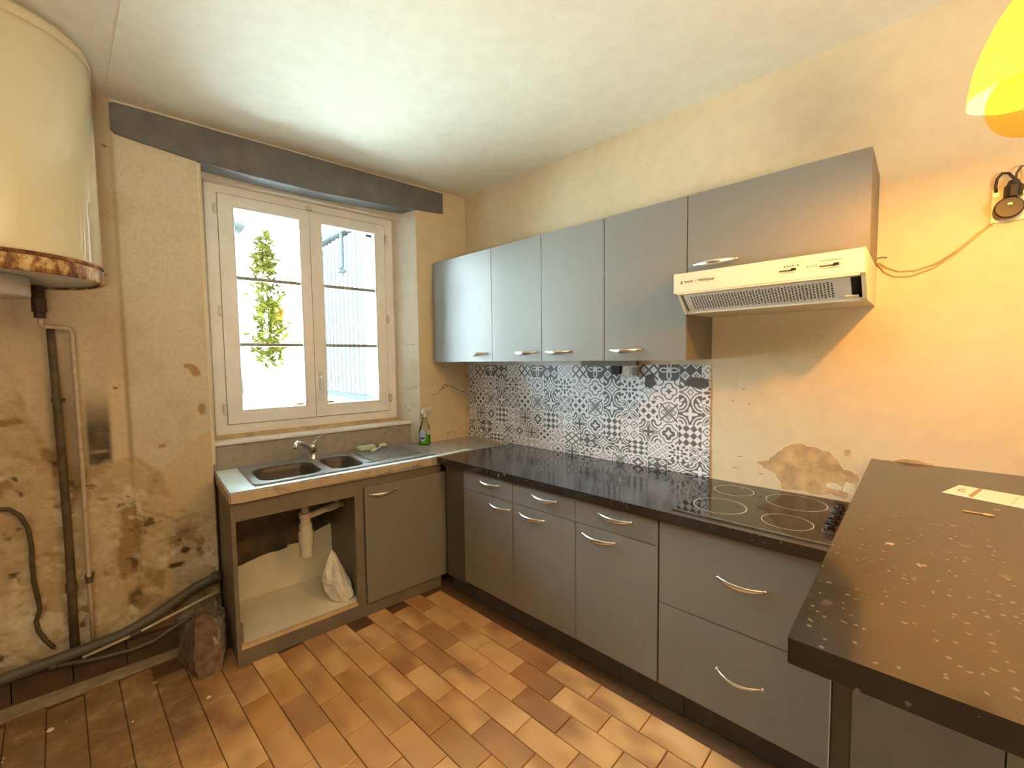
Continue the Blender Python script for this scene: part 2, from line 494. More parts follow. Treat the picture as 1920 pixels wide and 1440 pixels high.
# ------------------------------------------------------------------ numpy noise
def vnoise(x, y, seed):
    r = np.random.default_rng(seed).random((256, 256))
    xi = np.floor(x).astype(int); yi = np.floor(y).astype(int)
    fx = x - xi; fy = y - yi
    fx = fx * fx * (3 - 2 * fx); fy = fy * fy * (3 - 2 * fy)
    g = lambda a, b: r[a % 256, b % 256]
    return (g(xi, yi) * (1 - fx) + g(xi + 1, yi) * fx) * (1 - fy) + (g(xi, yi + 1) * (1 - fx) + g(xi + 1, yi + 1) * fx) * fy
def fbm(x, y, sc, seed, o=5, g=.55):
    out = 0; a = 1; t = 0
    for i in range(o):
        out = out + a * vnoise(x * sc * 2 ** i + 17.3 * i, y * sc * 2 ** i + 5.1 * i, seed + i); t += a; a *= g
    return out / t
def sstep(a, b, x):
    t = np.clip((x - a) / (b - a), 0, 1)
    return t * t * (3 - 2 * t)

# ------------------------------------------------------------------ room shell
XL, YB = -4.3, -5.2
fl = MB(); fl.box(XL - .15, 0.0, YB - .15, .75, -.12, -.006)
floor = struct('floor', fl, M_grout, label='terracotta tiled floor')
ORG['floor'] = (Vector((0, 0, 0)), 0.0)
struct('ceiling', MB().box(XL - .15, .15, YB - .15, .75, CEIL, CEIL + .15), M_ceiling, label='plain cream painted ceiling')
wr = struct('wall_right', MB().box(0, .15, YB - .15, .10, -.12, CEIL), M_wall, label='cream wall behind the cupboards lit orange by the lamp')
M_wall2 = m_paint('darkened_unseen_wall', (.16, .125, .09, 1), (.12, .09, .06, 1), .6)  # for walls out of view, darkened to keep their reflections dim
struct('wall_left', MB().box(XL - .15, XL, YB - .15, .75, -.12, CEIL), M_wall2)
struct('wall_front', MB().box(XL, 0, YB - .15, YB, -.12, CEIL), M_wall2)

# window wall (own frame: x = -s along the wall, y = d outwards)
def damaged_panel():
    s0, s1, z0, z1 = 1.655, 3.0, 0.0, CEIL
    st = .008
    ns = int((s1 - s0) / st) + 1; nz = int((z1 - z0) / st) + 1
    S, Z = np.meshgrid(np.linspace(s0, s1, ns), np.linspace(z0, z1, nz), indexing='ij')
    n1 = fbm(S, Z, 5, 1); n2 = fbm(S, Z, 11, 30); n3 = fbm(S, Z, 26, 60); n4 = fbm(S, Z * .35, 9, 90)
    col = np.empty(S.shape + (3,))
    def lay(c, a):
        nonlocal col
        a = np.clip(a, 0, 1)[..., None]
        col = col * (1 - a) + np.array(c) * a
    col[:] = (.70, .625, .495)
    lay((.60, .50, .35), sstep(.45, .7, n1) * .6)
    lay((.58, .44, .25), sstep(1.965, 1.985, S) * .35)
    dep = np.zeros(S.shape)
    dep += .010 * sstep(1.972, 1.982, S)                     # the old panel edge left of the pier
    lay((.40, .29, .15), np.exp(-((S - 1.976) / .008) ** 2) * .5 * sstep(1.9, 1.5, Z))
    # grime round the pipes
    lay((.22, .15, .075), np.exp(-((S - 2.205) / .030) ** 2) * .75 * sstep(1.65, 1.2, Z) * (.6 + .6 * n4))
    band = sstep(2.235, 2.222, S) * sstep(2.128, 2.140, S)
    lay((.34, .235, .125), band * (.30 + .45 * sstep(1.40, 1.15, Z)) * sstep(1.63, 1.60, Z) * (.7 + .5 * (n4 - .5)))
    lay((.74, .61, .39), sstep(2.052, 2.040, S) * sstep(1.984, 1.992, S) * sstep(1.46, 1.30, Z) * .75)
    # mould patch
    m = sstep(2.135, 2.118, S) * sstep(2.035, 2.055, S) * sstep(.905, .925, Z + .02 * (n2 - .5)) * sstep(1.38, 1.10, Z)
    lay((.050, .042, .022), m * (.88 + .3 * (n3 - .5)))
    lay((.55, .46, .32), np.exp(-(((S - 2.085) / .035) ** 2 + ((Z - 1.035) / .006) ** 2)) * .8)
    # flaking zone
    lim = 1.02 + .22 * (n1 - .5) + .55 * sstep(2.15, 2.5, S) - .32 * sstep(1.98, 1.72, S)
    fz = sstep(lim + .03, lim - .03, Z)
    lay((.52, .40, .235), fz * .85)
    lay((.34, .225, .10), fz * sstep(.50, .60, n2) * .8)
    lay((.76, .68, .52), fz * sstep(.51, .56, n3 * .5 + n1 * .5) * .85)
    lay((.62, .50, .32), fz * sstep(.55, .47, n4) * .6)
    lay((.17, .11, .05), fz * sstep(.62, .70, n2 * .6 + n3 * .4))
    peel = fz * sstep(.48, .53, n2)
    dep += .006 * peel + .004 * fz * (n3 - .5)
    # big pale flake under the pier and grey patch beside the sink unit
    edge = .93 + (1.84 - S) * .9 + .05 * (n2 - .5)
    pale = sstep(edge + .004, edge - .004, Z) * sstep(.55, .75, Z + .3 * (S - 1.66)) * sstep(1.90, 1.84, S)
    lay((.66, .52, .32), pale * .8)
    dep += -.004 * pale
    low = sstep(.30, .05, Z + .25 * (n1 - .5))
    lay((.22, .145, .075), low * .75)
    for cs, cz, rs, rz, c, k in [(1.715, 1.40, .022, .030, (.46, .31, .13), 1), (1.69, 1.20, .016, .026, (.44, .30, .12), 1), (2.41, 1.20, .10, .018, (.33, .20, .075), .8),
                                (1.87, 1.04, .045, .016, (.70, .57, .40), .8), (1.86, 1.03, .014, .010, (.45, .29, .13), 1), (1.73, 1.425, .02, .012, (.50, .36, .18), 1),
                                (2.30, 1.42, .03, .04, (.70, .58, .40), .7), (2.29, 1.33, .015, .05, (.72, .62, .45), .7), (1.79, .475, .020, .016, (.10, .055, .025), 1), (1.83, .41, .035, .012, (.12, .07, .03), 1),
                                (2.02, 1.33, .0065, .0055, (.05, .03, .02), 1), (2.0, .80, .006, .005, (.06, .04, .02), 1), (2.03, 1.86, .006, .006, (.08, .05, .03), 1), (2.0, 2.45, .008, .004, (.1, .07, .04), 1)]:
        r = np.sqrt(((S - cs) / rs) ** 2 + ((Z - cz) / rz) ** 2) + (n3 - .5) * 1.1 * (rs > .01)
        a = sstep(1.15, .85, r)
        lay(c, a * k); dep += .004 * a * k
    edgefix = sstep(0, .012, S - s0)
    dep *= edgefix
    nrm = [(-float(S[i, j]), float(dep[i, j]), float(Z[i, j])) for i in range(ns) for j in range(nz)]
    idx = np.arange(ns * nz).reshape(ns, nz)
    q = np.stack([idx[:-1, :-1], idx[:-1, 1:], idx[1:, 1:], idx[1:, :-1]], -1).reshape(-1, 4)
    me = bpy.data.meshes.new('wall_back')
    me.from_pydata(nrm, [], q.tolist())
    at = me.color_attributes.new('Col', 'FLOAT_COLOR', 'POINT')
    rgba = np.ones((ns * nz, 4), dtype=np.float32); rgba[:, :3] = col.reshape(-1, 3)
    at.data.foreach_set('color', rgba.ravel())
    me.materials.append(M_dam)
    return me

wb = thing('wall_back', 'window wall with peeling plaster', None, (0, 0, 0), WA, kind='structure')
me = damaged_panel()
me.name = 'peeling_plaster'
o = bpy.data.objects.new('peeling_plaster', me); coll.objects.link(o); o.parent = wb
o['label'] = 'peeling stained plaster left of the window'
for p in me.polygons: p.use_smooth = True
core = MB()
core.box(-4.6, -1.660, .018, .35, 0, CEIL)                                            # behind the plaster
core.box(-1.660, -1.640, .0105, .35, .90, CEIL)                                         # arris of the pier
core.prism([(0.0, 0), (-.418, 0), (-.492, .20), (-.505, .35), (.12, .35), (.12, 0)], 'z', 0, CEIL)
core.box(-1.66, -.40, .005, .35, 2.50, CEIL)
core.box(-1.66, -.40, .11, .35, 0, .975)
core.box(-1.66, -.40, .13, .35, 2.450, 2.50)
core.box(-1.66, -1.606, .205, .35, .97, 2.50)
core.prism([(-1.66, .02), (-1.645, .02), (-1.618, .205), (-1.66, .205)], 'z', .97, 2.50)
core.box(-.512, -.40, .205, .35, .97, 2.50)
part('masonry', core, M_reveal, wb)
part('pier_edge_highlight', MB().box(-1.6565, -1.6495, -.0012, .012, .90, 2.468), M_bare_edge, wb, .001)  # pale strip paints the bright highlight along the pier edge
fill = MB(); fill.box(-4.6, -2.99, .0, .02, 0, CEIL)
part('plain_plaster', fill, M_wall, wb)
# painted face of the narrow pier right of the window
pier = MB().box(-.4165, 0.0, -.003, 0, 0, CEIL)
part('pier_plaster', pier, M_wall, wb)
def crack(pts, w, parent, mat=M_crack):
    mb = MB()
    pts = [Vector(p) for p in pts]
    out = []
    for a, b in zip(pts[:-1], pts[1:]):
        for i in range(5): out.append(a.lerp(b, i / 5) + Vector((random.uniform(-1, 1), 0, random.uniform(-1, 1))) * .007)
    out.append(pts[-1])
    rs = [w * .5 * random.uniform(.3, 1.3) for _ in out]; rs[0] = rs[-1] = w * .2
    mb.tube(out, rs, 5)
    return part('crack', mb, mat, parent)
crack([(-.335, -.004, 1.185), (-.265, -.004, 1.20), (-.235, -.004, 1.235), (-.15, -.004, 1.25), (-.06, -.004, 1.20), (-.03, -.004, 1.19)], .004, wb)
crack([(-.235, -.004, 1.235), (-.20, -.004, 1.262), (-.19, -.004, 1.25)], .007, wb)
crack([(-.12, -.004, .885), (-.17, -.004, .90), (-.20, -.004, .89)], .005, wb)
crack([(-.07, -.004, .925), (-.09, -.004, .90)], .004, wb)
crack([(-.425, .012, 1.26), (-.45, .085, 1.235), (-.475, .15, 1.24)], .004, wb)
crack([(-.425, .012, 1.56), (-.45, .085, 1.555), (-.475, .15, 1.575)], .0035, wb)
crack([(-.43, .03, 1.13), (-.455, .10, 1.08), (-.478, .16, 1.12)], .004, wb)
crack([(-1.74, -.001, 1.00), (-1.69, -.001, 1.045), (-1.665, -.001, 1.045)], .002, wb)
part('wood_strip', MB().box(-.030, -.004, -.016, -.003, .87, 1.40), M_pale_wood, wb, .002, label='pale wooden corner strip')

# lintel beam
bm_ = MB()
ss = [.20, .60, 1.05, 1.40, 1.66, 1.90, 1.965, 1.978]
zb_ = [2.508, 2.478, 2.458, 2.462, 2.474, 2.502, 2.512, 2.53]
zt_ = [2.652, 2.652, 2.652, 2.652, 2.652, 2.653, 2.652, 2.645]
vv, ff = [], []
for i, (a, b, c) in enumerate(zip(ss, zb_, zt_)):
    vv += [(-a, -.014, b + .004), (-a, -.010, b), (-a, .115, b), (-a, .115, c), (-a, -.010, c), (-a, -.014, c - .004)]
for i in range(len(ss) - 1):
    for k in range(6):
        ff.append((i * 6 + k, i * 6 + (k + 1) % 6, (i + 1) * 6 + (k + 1) % 6, (i + 1) * 6 + k))
ff += [(0, 1, 2, 3, 4, 5), tuple(range((len(ss) - 1) * 6, len(ss) * 6))]
struct('trim_1', MB().add(vv, ff), M_beam, WA, origin=(-1.1, 0, 2.5), label='grey painted lintel beam above the window')

# sill, upstand and wood strip
struct('trim_2', MB().box(-1.654, -.452, .066, .205, .985, 1.004), M_sill, WA, .003, origin=(-1.05, .1, .985), label='white window sill board')
struct('trim_3', MB().box(-1.635, -.495, .165, .215, 1.004, 1.026), M_wood, WA, .002, origin=(-1.05, .18, 1.004), label='yellowed wooden strip under the window')
struct('trim_4', MB().prism([(-1.650, .0855), (-.448, .0855), (-.448, .11), (-1.650, .11)], 'z', H + .001, .985), M_upstand, WA, origin=(-1.05, .1, H), label='grey marble upstand behind the sink')
# ceiling joint
struct('trim_5', MB().box(-1.985, -1.972, -1.6, .14, CEIL - .004, CEIL), M_ceiling, 0, origin=(-1.98, -.7, CEIL), label='joint strip across the ceiling')

# ------------------------------------------------------------------ window
win = thing('window_1', 'white two-leaf window with glazing bars', None, (-1.05, .23, 1.026), WA, kind='structure')
def ring_frame(mb, s0, s1, z0, z1, t, d0, d1):
    mb.box(-s1, -s1 + t, d0, d1, z0, z1); mb.box(-s0 - t, -s0, d0, d1, z0, z1)
    mb.box(-s1 + t, -s0 - t, d0, d1, z0, z0 + t); mb.box(-s1 + t, -s0 - t, d0, d1, z1 - t, z1)
part('frame', (lambda m: (ring_frame(m, .505, 1.612, 1.026, 2.456, .058, .20, .26), m)[1])(MB()), M_pvc, win, .003)
part('gasket', (lambda m: (ring_frame(m, .5610, 1.5560, 1.0800, 2.4040, .004, .1965, .2000), m)[1])(MB()), M_bar, win)
for nm, (a, b, ga, gb) in {'left': (1.0675, 1.5515, 1.117, 1.486), 'right': (.5655, 1.0645, .627, 1.001)}.items():
    m = MB()
    z0, z1, g0, g1 = 1.0845, 2.3995, 1.152, 2.344
    d0, d1 = .190, .250
    m.box(-b, -gb, d0, d1, z0, z1); m.box(-ga, -a, d0, d1, z0, z1)
    m.box(-gb, -ga, d0, d1, z0, g0); m.box(-gb, -ga, d0, d1, g1, z1)
    sash = part('sash', m, M_pvc, win, .004)
    bead = MB(); ring_frame(bead, ga - .001, gb + .001, g0 - .001, g1 + .001, .012, .194, .235)
    part('glazing_bead', bead, M_beadw, sash)
    zz = [g0 + (g1 - g0) * .333, g0 + (g1 - g0) * .660]
    for z in zz: part('glazing_bar', MB().box(-gb + .011, -ga - .011, .212, .226, z - .010, z + .010), M_bar, sash, label='thin grey glazing bar')
    zs = [g0 + .011] + zz + [g1 - .011]
    for i in range(3):
        part('pane', MB().box(-gb + .011, -ga - .011, .217, .221, zs[i] + (.0105 if i else 0), zs[i + 1] - (.0105 if i < 2 else 0)), M_glass, sash)
    hs = 1.566 if nm == 'left' else .549
    for z in (1.175, 1.74, 2.31):
        hm = MB().lathe([(.007, -.028), (.007, .028)], (-hs, .188, z), 10)
        hm.box(-hs - .010, -hs + .010, .190, .200, z - .022, z + .022)
        part('hinge', hm, M_white, sash)
    if nm == 'right':
        part('lock_plate', MB().box(-1.046, -1.026, .182, .190, 1.255, 1.375), M_white, sash, .003)
        part('handle', MB().tube([(-1.036, .182, 1.345), (-1.036, .150, 1.345), (-1.036, .142, 1.335), (-1.036, .142, 1.25), (-1.036, .142, 1.235)], [.008, .008, .008, .008, .006], 10), M_white, sash, smooth=True)
part('gasket', MB().box(-1.0672, -1.0648, .199, .245, 1.085, 2.399), M_bar, win)
part('lock_catch', MB().box(-1.085, -1.045, .188, .199, 2.405, 2.425), M_white, win)
for s in (1.155, .965):
    part('vent_label', MB().box(-s - .022, -s + .022, .2145, .216, 1.165, 1.18), M_wood, win)

# ------------------------------------------------------------------ floor tiles
def tile_grid():
    out = []
    for k in range(-1, 34):
        x1 = -.606 - .1126 * k; x0 = x1 - .1126
        off = .1166 * (abs(k) % 2)
        for j in range(-17, 8):
            y0 = -1.341 - off + .2333 * j
            out.append((x0, x1, y0, y0 + .2333))
    return out
C_ = np.array(CP); Fn = np.array(Fv); Rn = np.array(R2); Un = np.array(U2)
def px(p):
    d = np.array(p) - C_; z = d @ Fn
    if z < .05: return None
    return 960 + 808 * (d @ Rn) / z, 720 - 808 * (d @ Un) / z, z
tan_w = math.tan(-WA)
def floor_ok(x0, x1, y0, y1):
    cx, cy = (x0 + x1) / 2, (y0 + y1) / 2
    d = cy + .1034 * cx                                       # distance in front of the window wall
    lim = -.13 if cx < -1.6 else -.39
    if d > lim - .03: return False
    if cx > -.55 or cx < XL + .06 or cy < YB + .12: return False
    return True
tiles = [t for t in tile_grid() if floor_ok(*t)]
def rank(t):
    q = px(((t[0] + t[1]) / 2, (t[2] + t[3]) / 2, 0))
    if q is None: return 1e9
    u, v, z = q
    out = max(0, -u, u - 1920) + max(0, v - 1440)
    return out * 1.0 + z * 10
tiles.sort(key=rank)
def tile_mesh():
    hx, hy, c = .0546, .1150, .0022
    v = []
    for z, k in ((-.006, 0), (-.0018, 0), (0, c)):
        v += [(-hx + k, -hy + k, z), (hx - k, -hy + k, z), (hx - k, hy - k, z), (-hx + k, hy - k, z)]
    f = [(8, 9, 10, 11)]
    for a in (0, 4):
        for i in range(4): f.append((a + i, a + (i + 1) % 4, a + 4 + (i + 1) % 4, a + 4 + i))
    me = bpy.data.meshes.new('floor_tile'); me.from_pydata(v, [], f); me.materials.append(M_floor); me.update()
    return me
tm = tile_mesh()
rest = MB()
for i, (x0, x1, y0, y1) in enumerate(tiles):
    cx, cy = (x0 + x1) / 2, (y0 + y1) / 2
    dz = random.uniform(-.0009, .0006)
    if i < 290:
        o = bpy.data.objects.new('floor_tile', tm); coll.objects.link(o); o.parent = floor
        o.location = (cx, cy, dz); o.rotation_euler = (random.uniform(-.004, .004), random.uniform(-.006, .006), random.uniform(-.004, .004))
    else:
        rest.box(cx - .0546, cx + .0546, cy - .115, cy + .115, -.006, dz)
if rest.v:
    o = part('outlying_tiles', rest, M_floor, floor); o['kind'] = 'stuff'

# mortar strip and skirting at the foot of the window wall
struct('baseboard_back', MB().prism([(-3.2, -.165), (-2.42, -.150), (-2.10, -.140), (-1.93, -.125), (-1.84, -.12), (-1.80, -.02), (-1.80, .02), (-3.2, .02)], 'z', -.006, .006), M_mortar, WA, origin=(-2.3, -.1, 0), label='dusty mortar strip where the tiles stop')
bb = bpy.data.objects['baseboard_back']
for a, b in ((-1.845, -2.035), (-2.04, -2.215), (-2.22, -2.40), (-2.405, -2.59), (-2.595, -2.78)):
    q = part('skirting_tile', MB().prism([(-.060, .006), (-.046, .115), (-.024, .118), (-.010, .006)], 'x', a, b), M_skirt, bb, .003)
for i in range(15):
    s = random.uniform(1.75, 2.6); d = random.uniform(-.62, -.12); r = random.choice([.004, .005, .007, .010, .013])
    mm = MB(); n = 7
    ring = [(-s + math.cos(2 * math.pi * j / n) * r * random.uniform(.6, 1.3), d + math.sin(2 * math.pi * j / n) * r * random.uniform(.6, 1.2)) for j in range(n)]
    vv = [(x, y, .0008) for x, y in ring] + [(-s + (x + s) * .7, d + (y - d) * .7, .0008 + r * .35) for x, y in ring]
    mm.add(vv, [tuple(range(n, 2 * n))] + [(j, (j + 1) % n, n + (j + 1) % n, n + j) for j in range(n)])
    part('plaster_crumb', mm, M_bare_edge if i % 3 else M_mortar, bb)

# right wall: bare plaster patch and scratches
pl = [(-2.019, .961), (-2.067, .974), (-2.104, 1.012), (-2.139, 1.049), (-2.183, 1.063), (-2.243, 1.057), (-2.292, 1.039), (-2.325, 1.009), (-2.341, .977), (-2.387, .96), (-2.395, .947),
      (-2.388, .931), (-2.366, .922), (-2.381, .896), (-2.359, .877), (-2.352, .853), (-2.30, .866), (-2.26, .852), (-2.20, .862), (-2.126, .852), (-2.116, .885), (-2.097, .914), (-2.049, .938)]
def ragged(poly, k=4, amp=.004, seed=3):
    r = random.Random(seed); out = []
    n = len(poly)
    for i in range(n):
        a, b = poly[i], poly[(i + 1) % n]
        for j in range(k):
            t = j / k; out.append((a[0] + (b[0] - a[0]) * t + r.uniform(-amp, amp), a[1] + (b[1] - a[1]) * t + r.uniform(-amp, amp)))
    return out
def grow(poly, g):
    cx = sum(p[0] for p in poly) / len(poly); cy = sum(p[1] for p in poly) / len(poly)
    return [(p[0] + (p[0] - cx) * g, p[1] + (p[1] - cy) * g) for p in poly]
rp = ragged(pl)
part('plaster_edge', MB().prism(grow(rp, .018), 'x', -.0012, 0), M_bare_edge, wr, label='pale torn paint edge')
part('bare_plaster', MB().prism(rp, 'x', -.0016, 0), M_bare, wr, label='bare brown plaster patch above the hob')
for i, (y, z, ry, rz) in enumerate([(-2.352, 1.045, .012, .014), (-2.31, .90, .03, .012), (-2.36, .90, .02, .025)]):
    m = MB().prism(ragged([(y - ry, z - rz), (y + ry, z - rz * .6), (y + ry * .7, z + rz), (y - ry * .8, z + rz * .8)], 3, .004, i), 'x', -.0022, 0)
    part('plaster_chip', m, M_bare if i == 0 else M_bare_edge, wr)
for y, z, w in [(-1.96, 1.29, .012), (-1.985, 1.225, .010), (-1.95, .975, .03), (-1.93, .92, .025), (-2.04, .905, .02), (-2.02, 1.60, .008), (-1.90, 1.40, .006), (-1.915, 1.23, .014)]:
    a = random.uniform(-.8, .8)
    part('scratch', MB().tube([(-.0003, y - w * .5, z), (-.0003, y, z + w * .3 * a), (-.0003, y + w * .5, z + w * .6 * a)], [.0004, .0016, .0004], 5), M_crack, wr)
# chipped paint along the bar top
part('plaster_chip', MB().prism(ragged([(-2.49, 1.032), (-2.51, 1.046), (-2.56, 1.048), (-2.60, 1.040), (-2.60, 1.032)], 3, .003, 9), 'x', -.0016, 0), M_bare, wr)

# ------------------------------------------------------------------ handles
def bow(y0, y1, z, xf, parent, bow_=.026, th=.0055, hh=.0105):
    """Curved bow pull on a front in the plane x = xf."""
    n = 12; pts = []; rs = []
    for i in range(n + 1):
        t = i / n
        pts.append((xf - .004 - bow_ * math.sin(math.pi * t) ** .8, y0 + (y1 - y0) * t, z - .006 * math.sin(math.pi * t)))
        rs.append(.45 + .55 * math.sin(math.pi * t))
    m = MB()
    m.tube(pts, [r * hh for r in rs], 10, flat=(.55, 1.0))
    for e in (0, n): m.tube([(xf + .0005, pts[e][1], z), (xf - .008, pts[e][1], z)], .005, 8)
    return part('handle', m, M_chrome, parent, smooth=True, label='curved metal bow handle')

# ------------------------------------------------------------------ wall cupboards
UX = -.3205
UY = [-.0175, -.6126, -1.0115, -1.4123, -1.8179, -2.4221]
UZ0, UZ1 = 1.430, 2.1265
wall_labels = ['wide grey wall cupboard in the corner beside the window', 'grey wall cupboard second from the window with handle at its right',
               'grey wall cupboard third from the window with smudged handle at its left', 'grey wall cupboard directly left of the cooker hood cupboard']
hand = [(-.407, -.560), (-.815, -.970), (-1.045, -1.205), (-1.450, -1.605)]
for i in range(4):
    y0, y1 = UY[i], UY[i + 1]
    t = thing('wall_cupboard', wall_labels[i], 'cupboard', (0, (y0 + y1) / 2, UZ0), group='grey wall cupboards')
    part('carcass', MB().box(-.002, UX + .021, y1 + .0008, y0 - .0008, UZ0 + .002, UZ1 - .002), M_cab_warm, t, .001)
    d = part('door', MB().box(UX, UX + .019, y1 + .002, y0 - .002, UZ0, UZ1), M_cab, t, .0025)
    bow(hand[i][0], hand[i][1], 1.482, UX, d, .034, hh=.0115)
t = thing('wall_cupboard', 'short grey flap cupboard above the cooker hood', 'cupboard', (0, -2.12, 1.80), group='grey wall cupboards')
HZ = 1.782
part('carcass', MB().box(-.002, UX + .021, UY[5] + .001, UY[4] - .0008, HZ + .002, UZ1 - .002), M_cab_warm, t, .001)
d = part('door', MB().box(UX, UX + .019, UY[5] + .002, UY[4] - .002, HZ + .002, UZ1), M_cab, t, .0025)
bow(-1.850, -2.015, 1.832, UX, d, .034, hh=.0115)

# strip light rail under the cupboards
r_ = thing('light_rail', 'slim beige rail under the wall cupboards above the patterned panel', 'rail', (-.03, -.7, 1.412))
part('rail', MB().box(-.052, -.010, -1.095, -.035, 1.402, 1.4285), M_edge, r_, .002)
part('rail', MB().box(-.044, -.010, -1.44, -1.096, 1.400, 1.4285), M_cab_warm, r_, .002)

# ------------------------------------------------------------------ cooker hood
hd = thing('cooker_hood', 'cream slim cooker hood under the flap cupboard', 'hood', (-.2, -2.12, 1.63))
hy0, hy1 = -2.4215, -1.8195
side = [(-.002, 1.632), (-.34, 1.626), (-.352, 1.632), (-.425, 1.700), (-.460, 1.700), (-.460, 1.776), (-.450, 1.7795), (-.002, 1.7795)]
part('side_panel', MB().prism(side, 'y', hy0, hy0 + .012), M_hood, hd, .001)
part('side_panel', MB().prism(side, 'y', hy1 - .012, hy1), M_hood, hd, .001)
part('top_panel', MB().box(-.45, -.002, hy0 + .013, hy1 - .013, 1.768, 1.779), M_hood, hd)
part('underside', MB().prism([(-.34, 1.626), (-.002, 1.632), (-.002, 1.642), (-.34, 1.638)], 'y', hy0 + .013, hy1 - .013), M_hood, hd)
face = part('control_panel', MB().box(-.4605, -.440, hy0 + .0005, hy1 - .0005, 1.701, 1.7765), M_hood_face, hd, .002)
part('bottom_lip', MB().box(-.459, -.425, hy0 + .012, hy1 - .012, 1.694, 1.7005), M_hood, hd)
# sloping filter grille
fa = Vector((-.424, 0, 1.694)); fb = Vector((-.342, 0, 1.629))
fd = (fb - fa); L = fd.length; fd.normalize(); fn = Vector((fd.z, 0, -fd.x))
if fn.x > 0: fn = -fn
def fp(t, y, h): return fa + fd * (t * L) + fn * h + Vector((0, y, 0))
def slab(mb, t0, t1, y0, y1, h0, h1):
    v = [fp(t, y, h) for h in (h0, h1) for t, y in ((t0, y0), (t1, y0), (t1, y1), (t0, y1))]
    mb.add(v, [(0, 1, 2, 3), (4, 7, 6, 5), (0, 4, 5, 1), (1, 5, 6, 2), (2, 6, 7, 3), (3, 7, 4, 0)])
    return mb
part('inner_back', slab(MB(), 0, 1, hy0 + .013, hy1 - .013, -.025, -.022), M_dark, hd)
gr = part('filter_panel', slab(MB(), .02, .98, hy0 + .040, hy1 - .022, -.012, -.004), M_white, hd)
holes = MB()
yy0, yy1 = hy0 + .085, hy1 - .045
ncol = 46; nrow = 9
for cix in range(ncol):
    for rix in range(nrow):
        y = yy1 + (yy0 - yy1) * (cix + .5) / ncol
        tt = .16 + .70 * (rix + (.5 if cix % 2 else 0)) / nrow
        c = [fp(tt, y, -.0032) + (fd * math.cos(a) * .0031 + Vector((0, math.sin(a), 0)) * .0034) for a in [math.pi / 3 * q for q in range(6)]]
        holes.add(c, [tuple(range(6))])
ho = part('filter_holes', holes, M_hole, gr); ho['kind'] = 'stuff'
part('filter_latch', slab(MB(), .80, .93, hy0 + .022, hy0 + .060, -.003, .001), M_hood, hd)
# print on the control strip
def text(parent, body, size, y, z, x, mat, bold=0.0):
    cu = bpy.data.curves.new('lettering', 'FONT'); cu.body = body; cu.size = size; cu.offset = bold; cu.resolution_u = 2
    tmp = bpy.data.objects.new('lettering', cu); coll.objects.link(tmp)
    bpy.context.view_layer.update()
    me_ = bpy.data.meshes.new_from_object(tmp.evaluated_get(bpy.context.evaluated_depsgraph_get()))
    bpy.data.objects.remove(tmp)
    mb = MB()
    # text x -> world -y, text y -> world z, on a face looking to -x
    mb.add([(x, y - v.co.x, z + v.co.y) for v in me_.vertices], [tuple(p.vertices) for p in me_.polygons])
    return part('lettering', mb, mat, parent)
FX = -.4613
text(face, 'PHILIPS', .0105, -1.863, 1.7375, FX, M_print, .0003)
text(face, 'Whirlpool', .0145, -1.915, 1.7375, FX, M_print, .0003)
mk = MB()
for z in (1.734, 1.7385, 1.743): mk.box(FX, FX + .0008, -1.855, -1.848, z, z + .0028)
mk.box(FX, FX + .0008, -1.9052, -1.9045, 1.736, 1.746)
part('emblem', mk, M_print, face)['kind'] = 'stuff'
def slider(y0, y1, knob):
    m = MB().box(FX, FX + .0008, y1, y0, 1.7315, 1.7370)
    part('slider_slot', m, M_print, face)
    part('slider_knob', MB().box(FX - .004, FX, knob - .014, knob, 1.7325, 1.7405), M_dark, face, .001)
slider(-2.190, -2.228, -2.226)
slider(-2.305, -2.345, -2.343)
mk = MB()
for y in (-2.205, -2.213, -2.221, -2.229, -2.243): mk.box(FX, FX + .0008, y - .0042, y, 1.7465, 1.7510)
for y in (-2.272, -2.280, -2.288, -2.296): mk.add([(FX, y + .0022 * math.cos(a), 1.739 + .0022 * math.sin(a)) for a in [math.pi / 3 * q for q in range(6)]], [tuple(range(6))])
mk.box(FX, FX + .0008, -2.364, -2.308, 1.7505, 1.7522)
mk.box(FX, FX + .0008, -2.236, -2.198, 1.7262, 1.7276); mk.box(FX, FX + .0008, -2.36, -2.31, 1.7262, 1.7276)
part('scale_marks', mk, M_print, face)['kind'] = 'stuff'

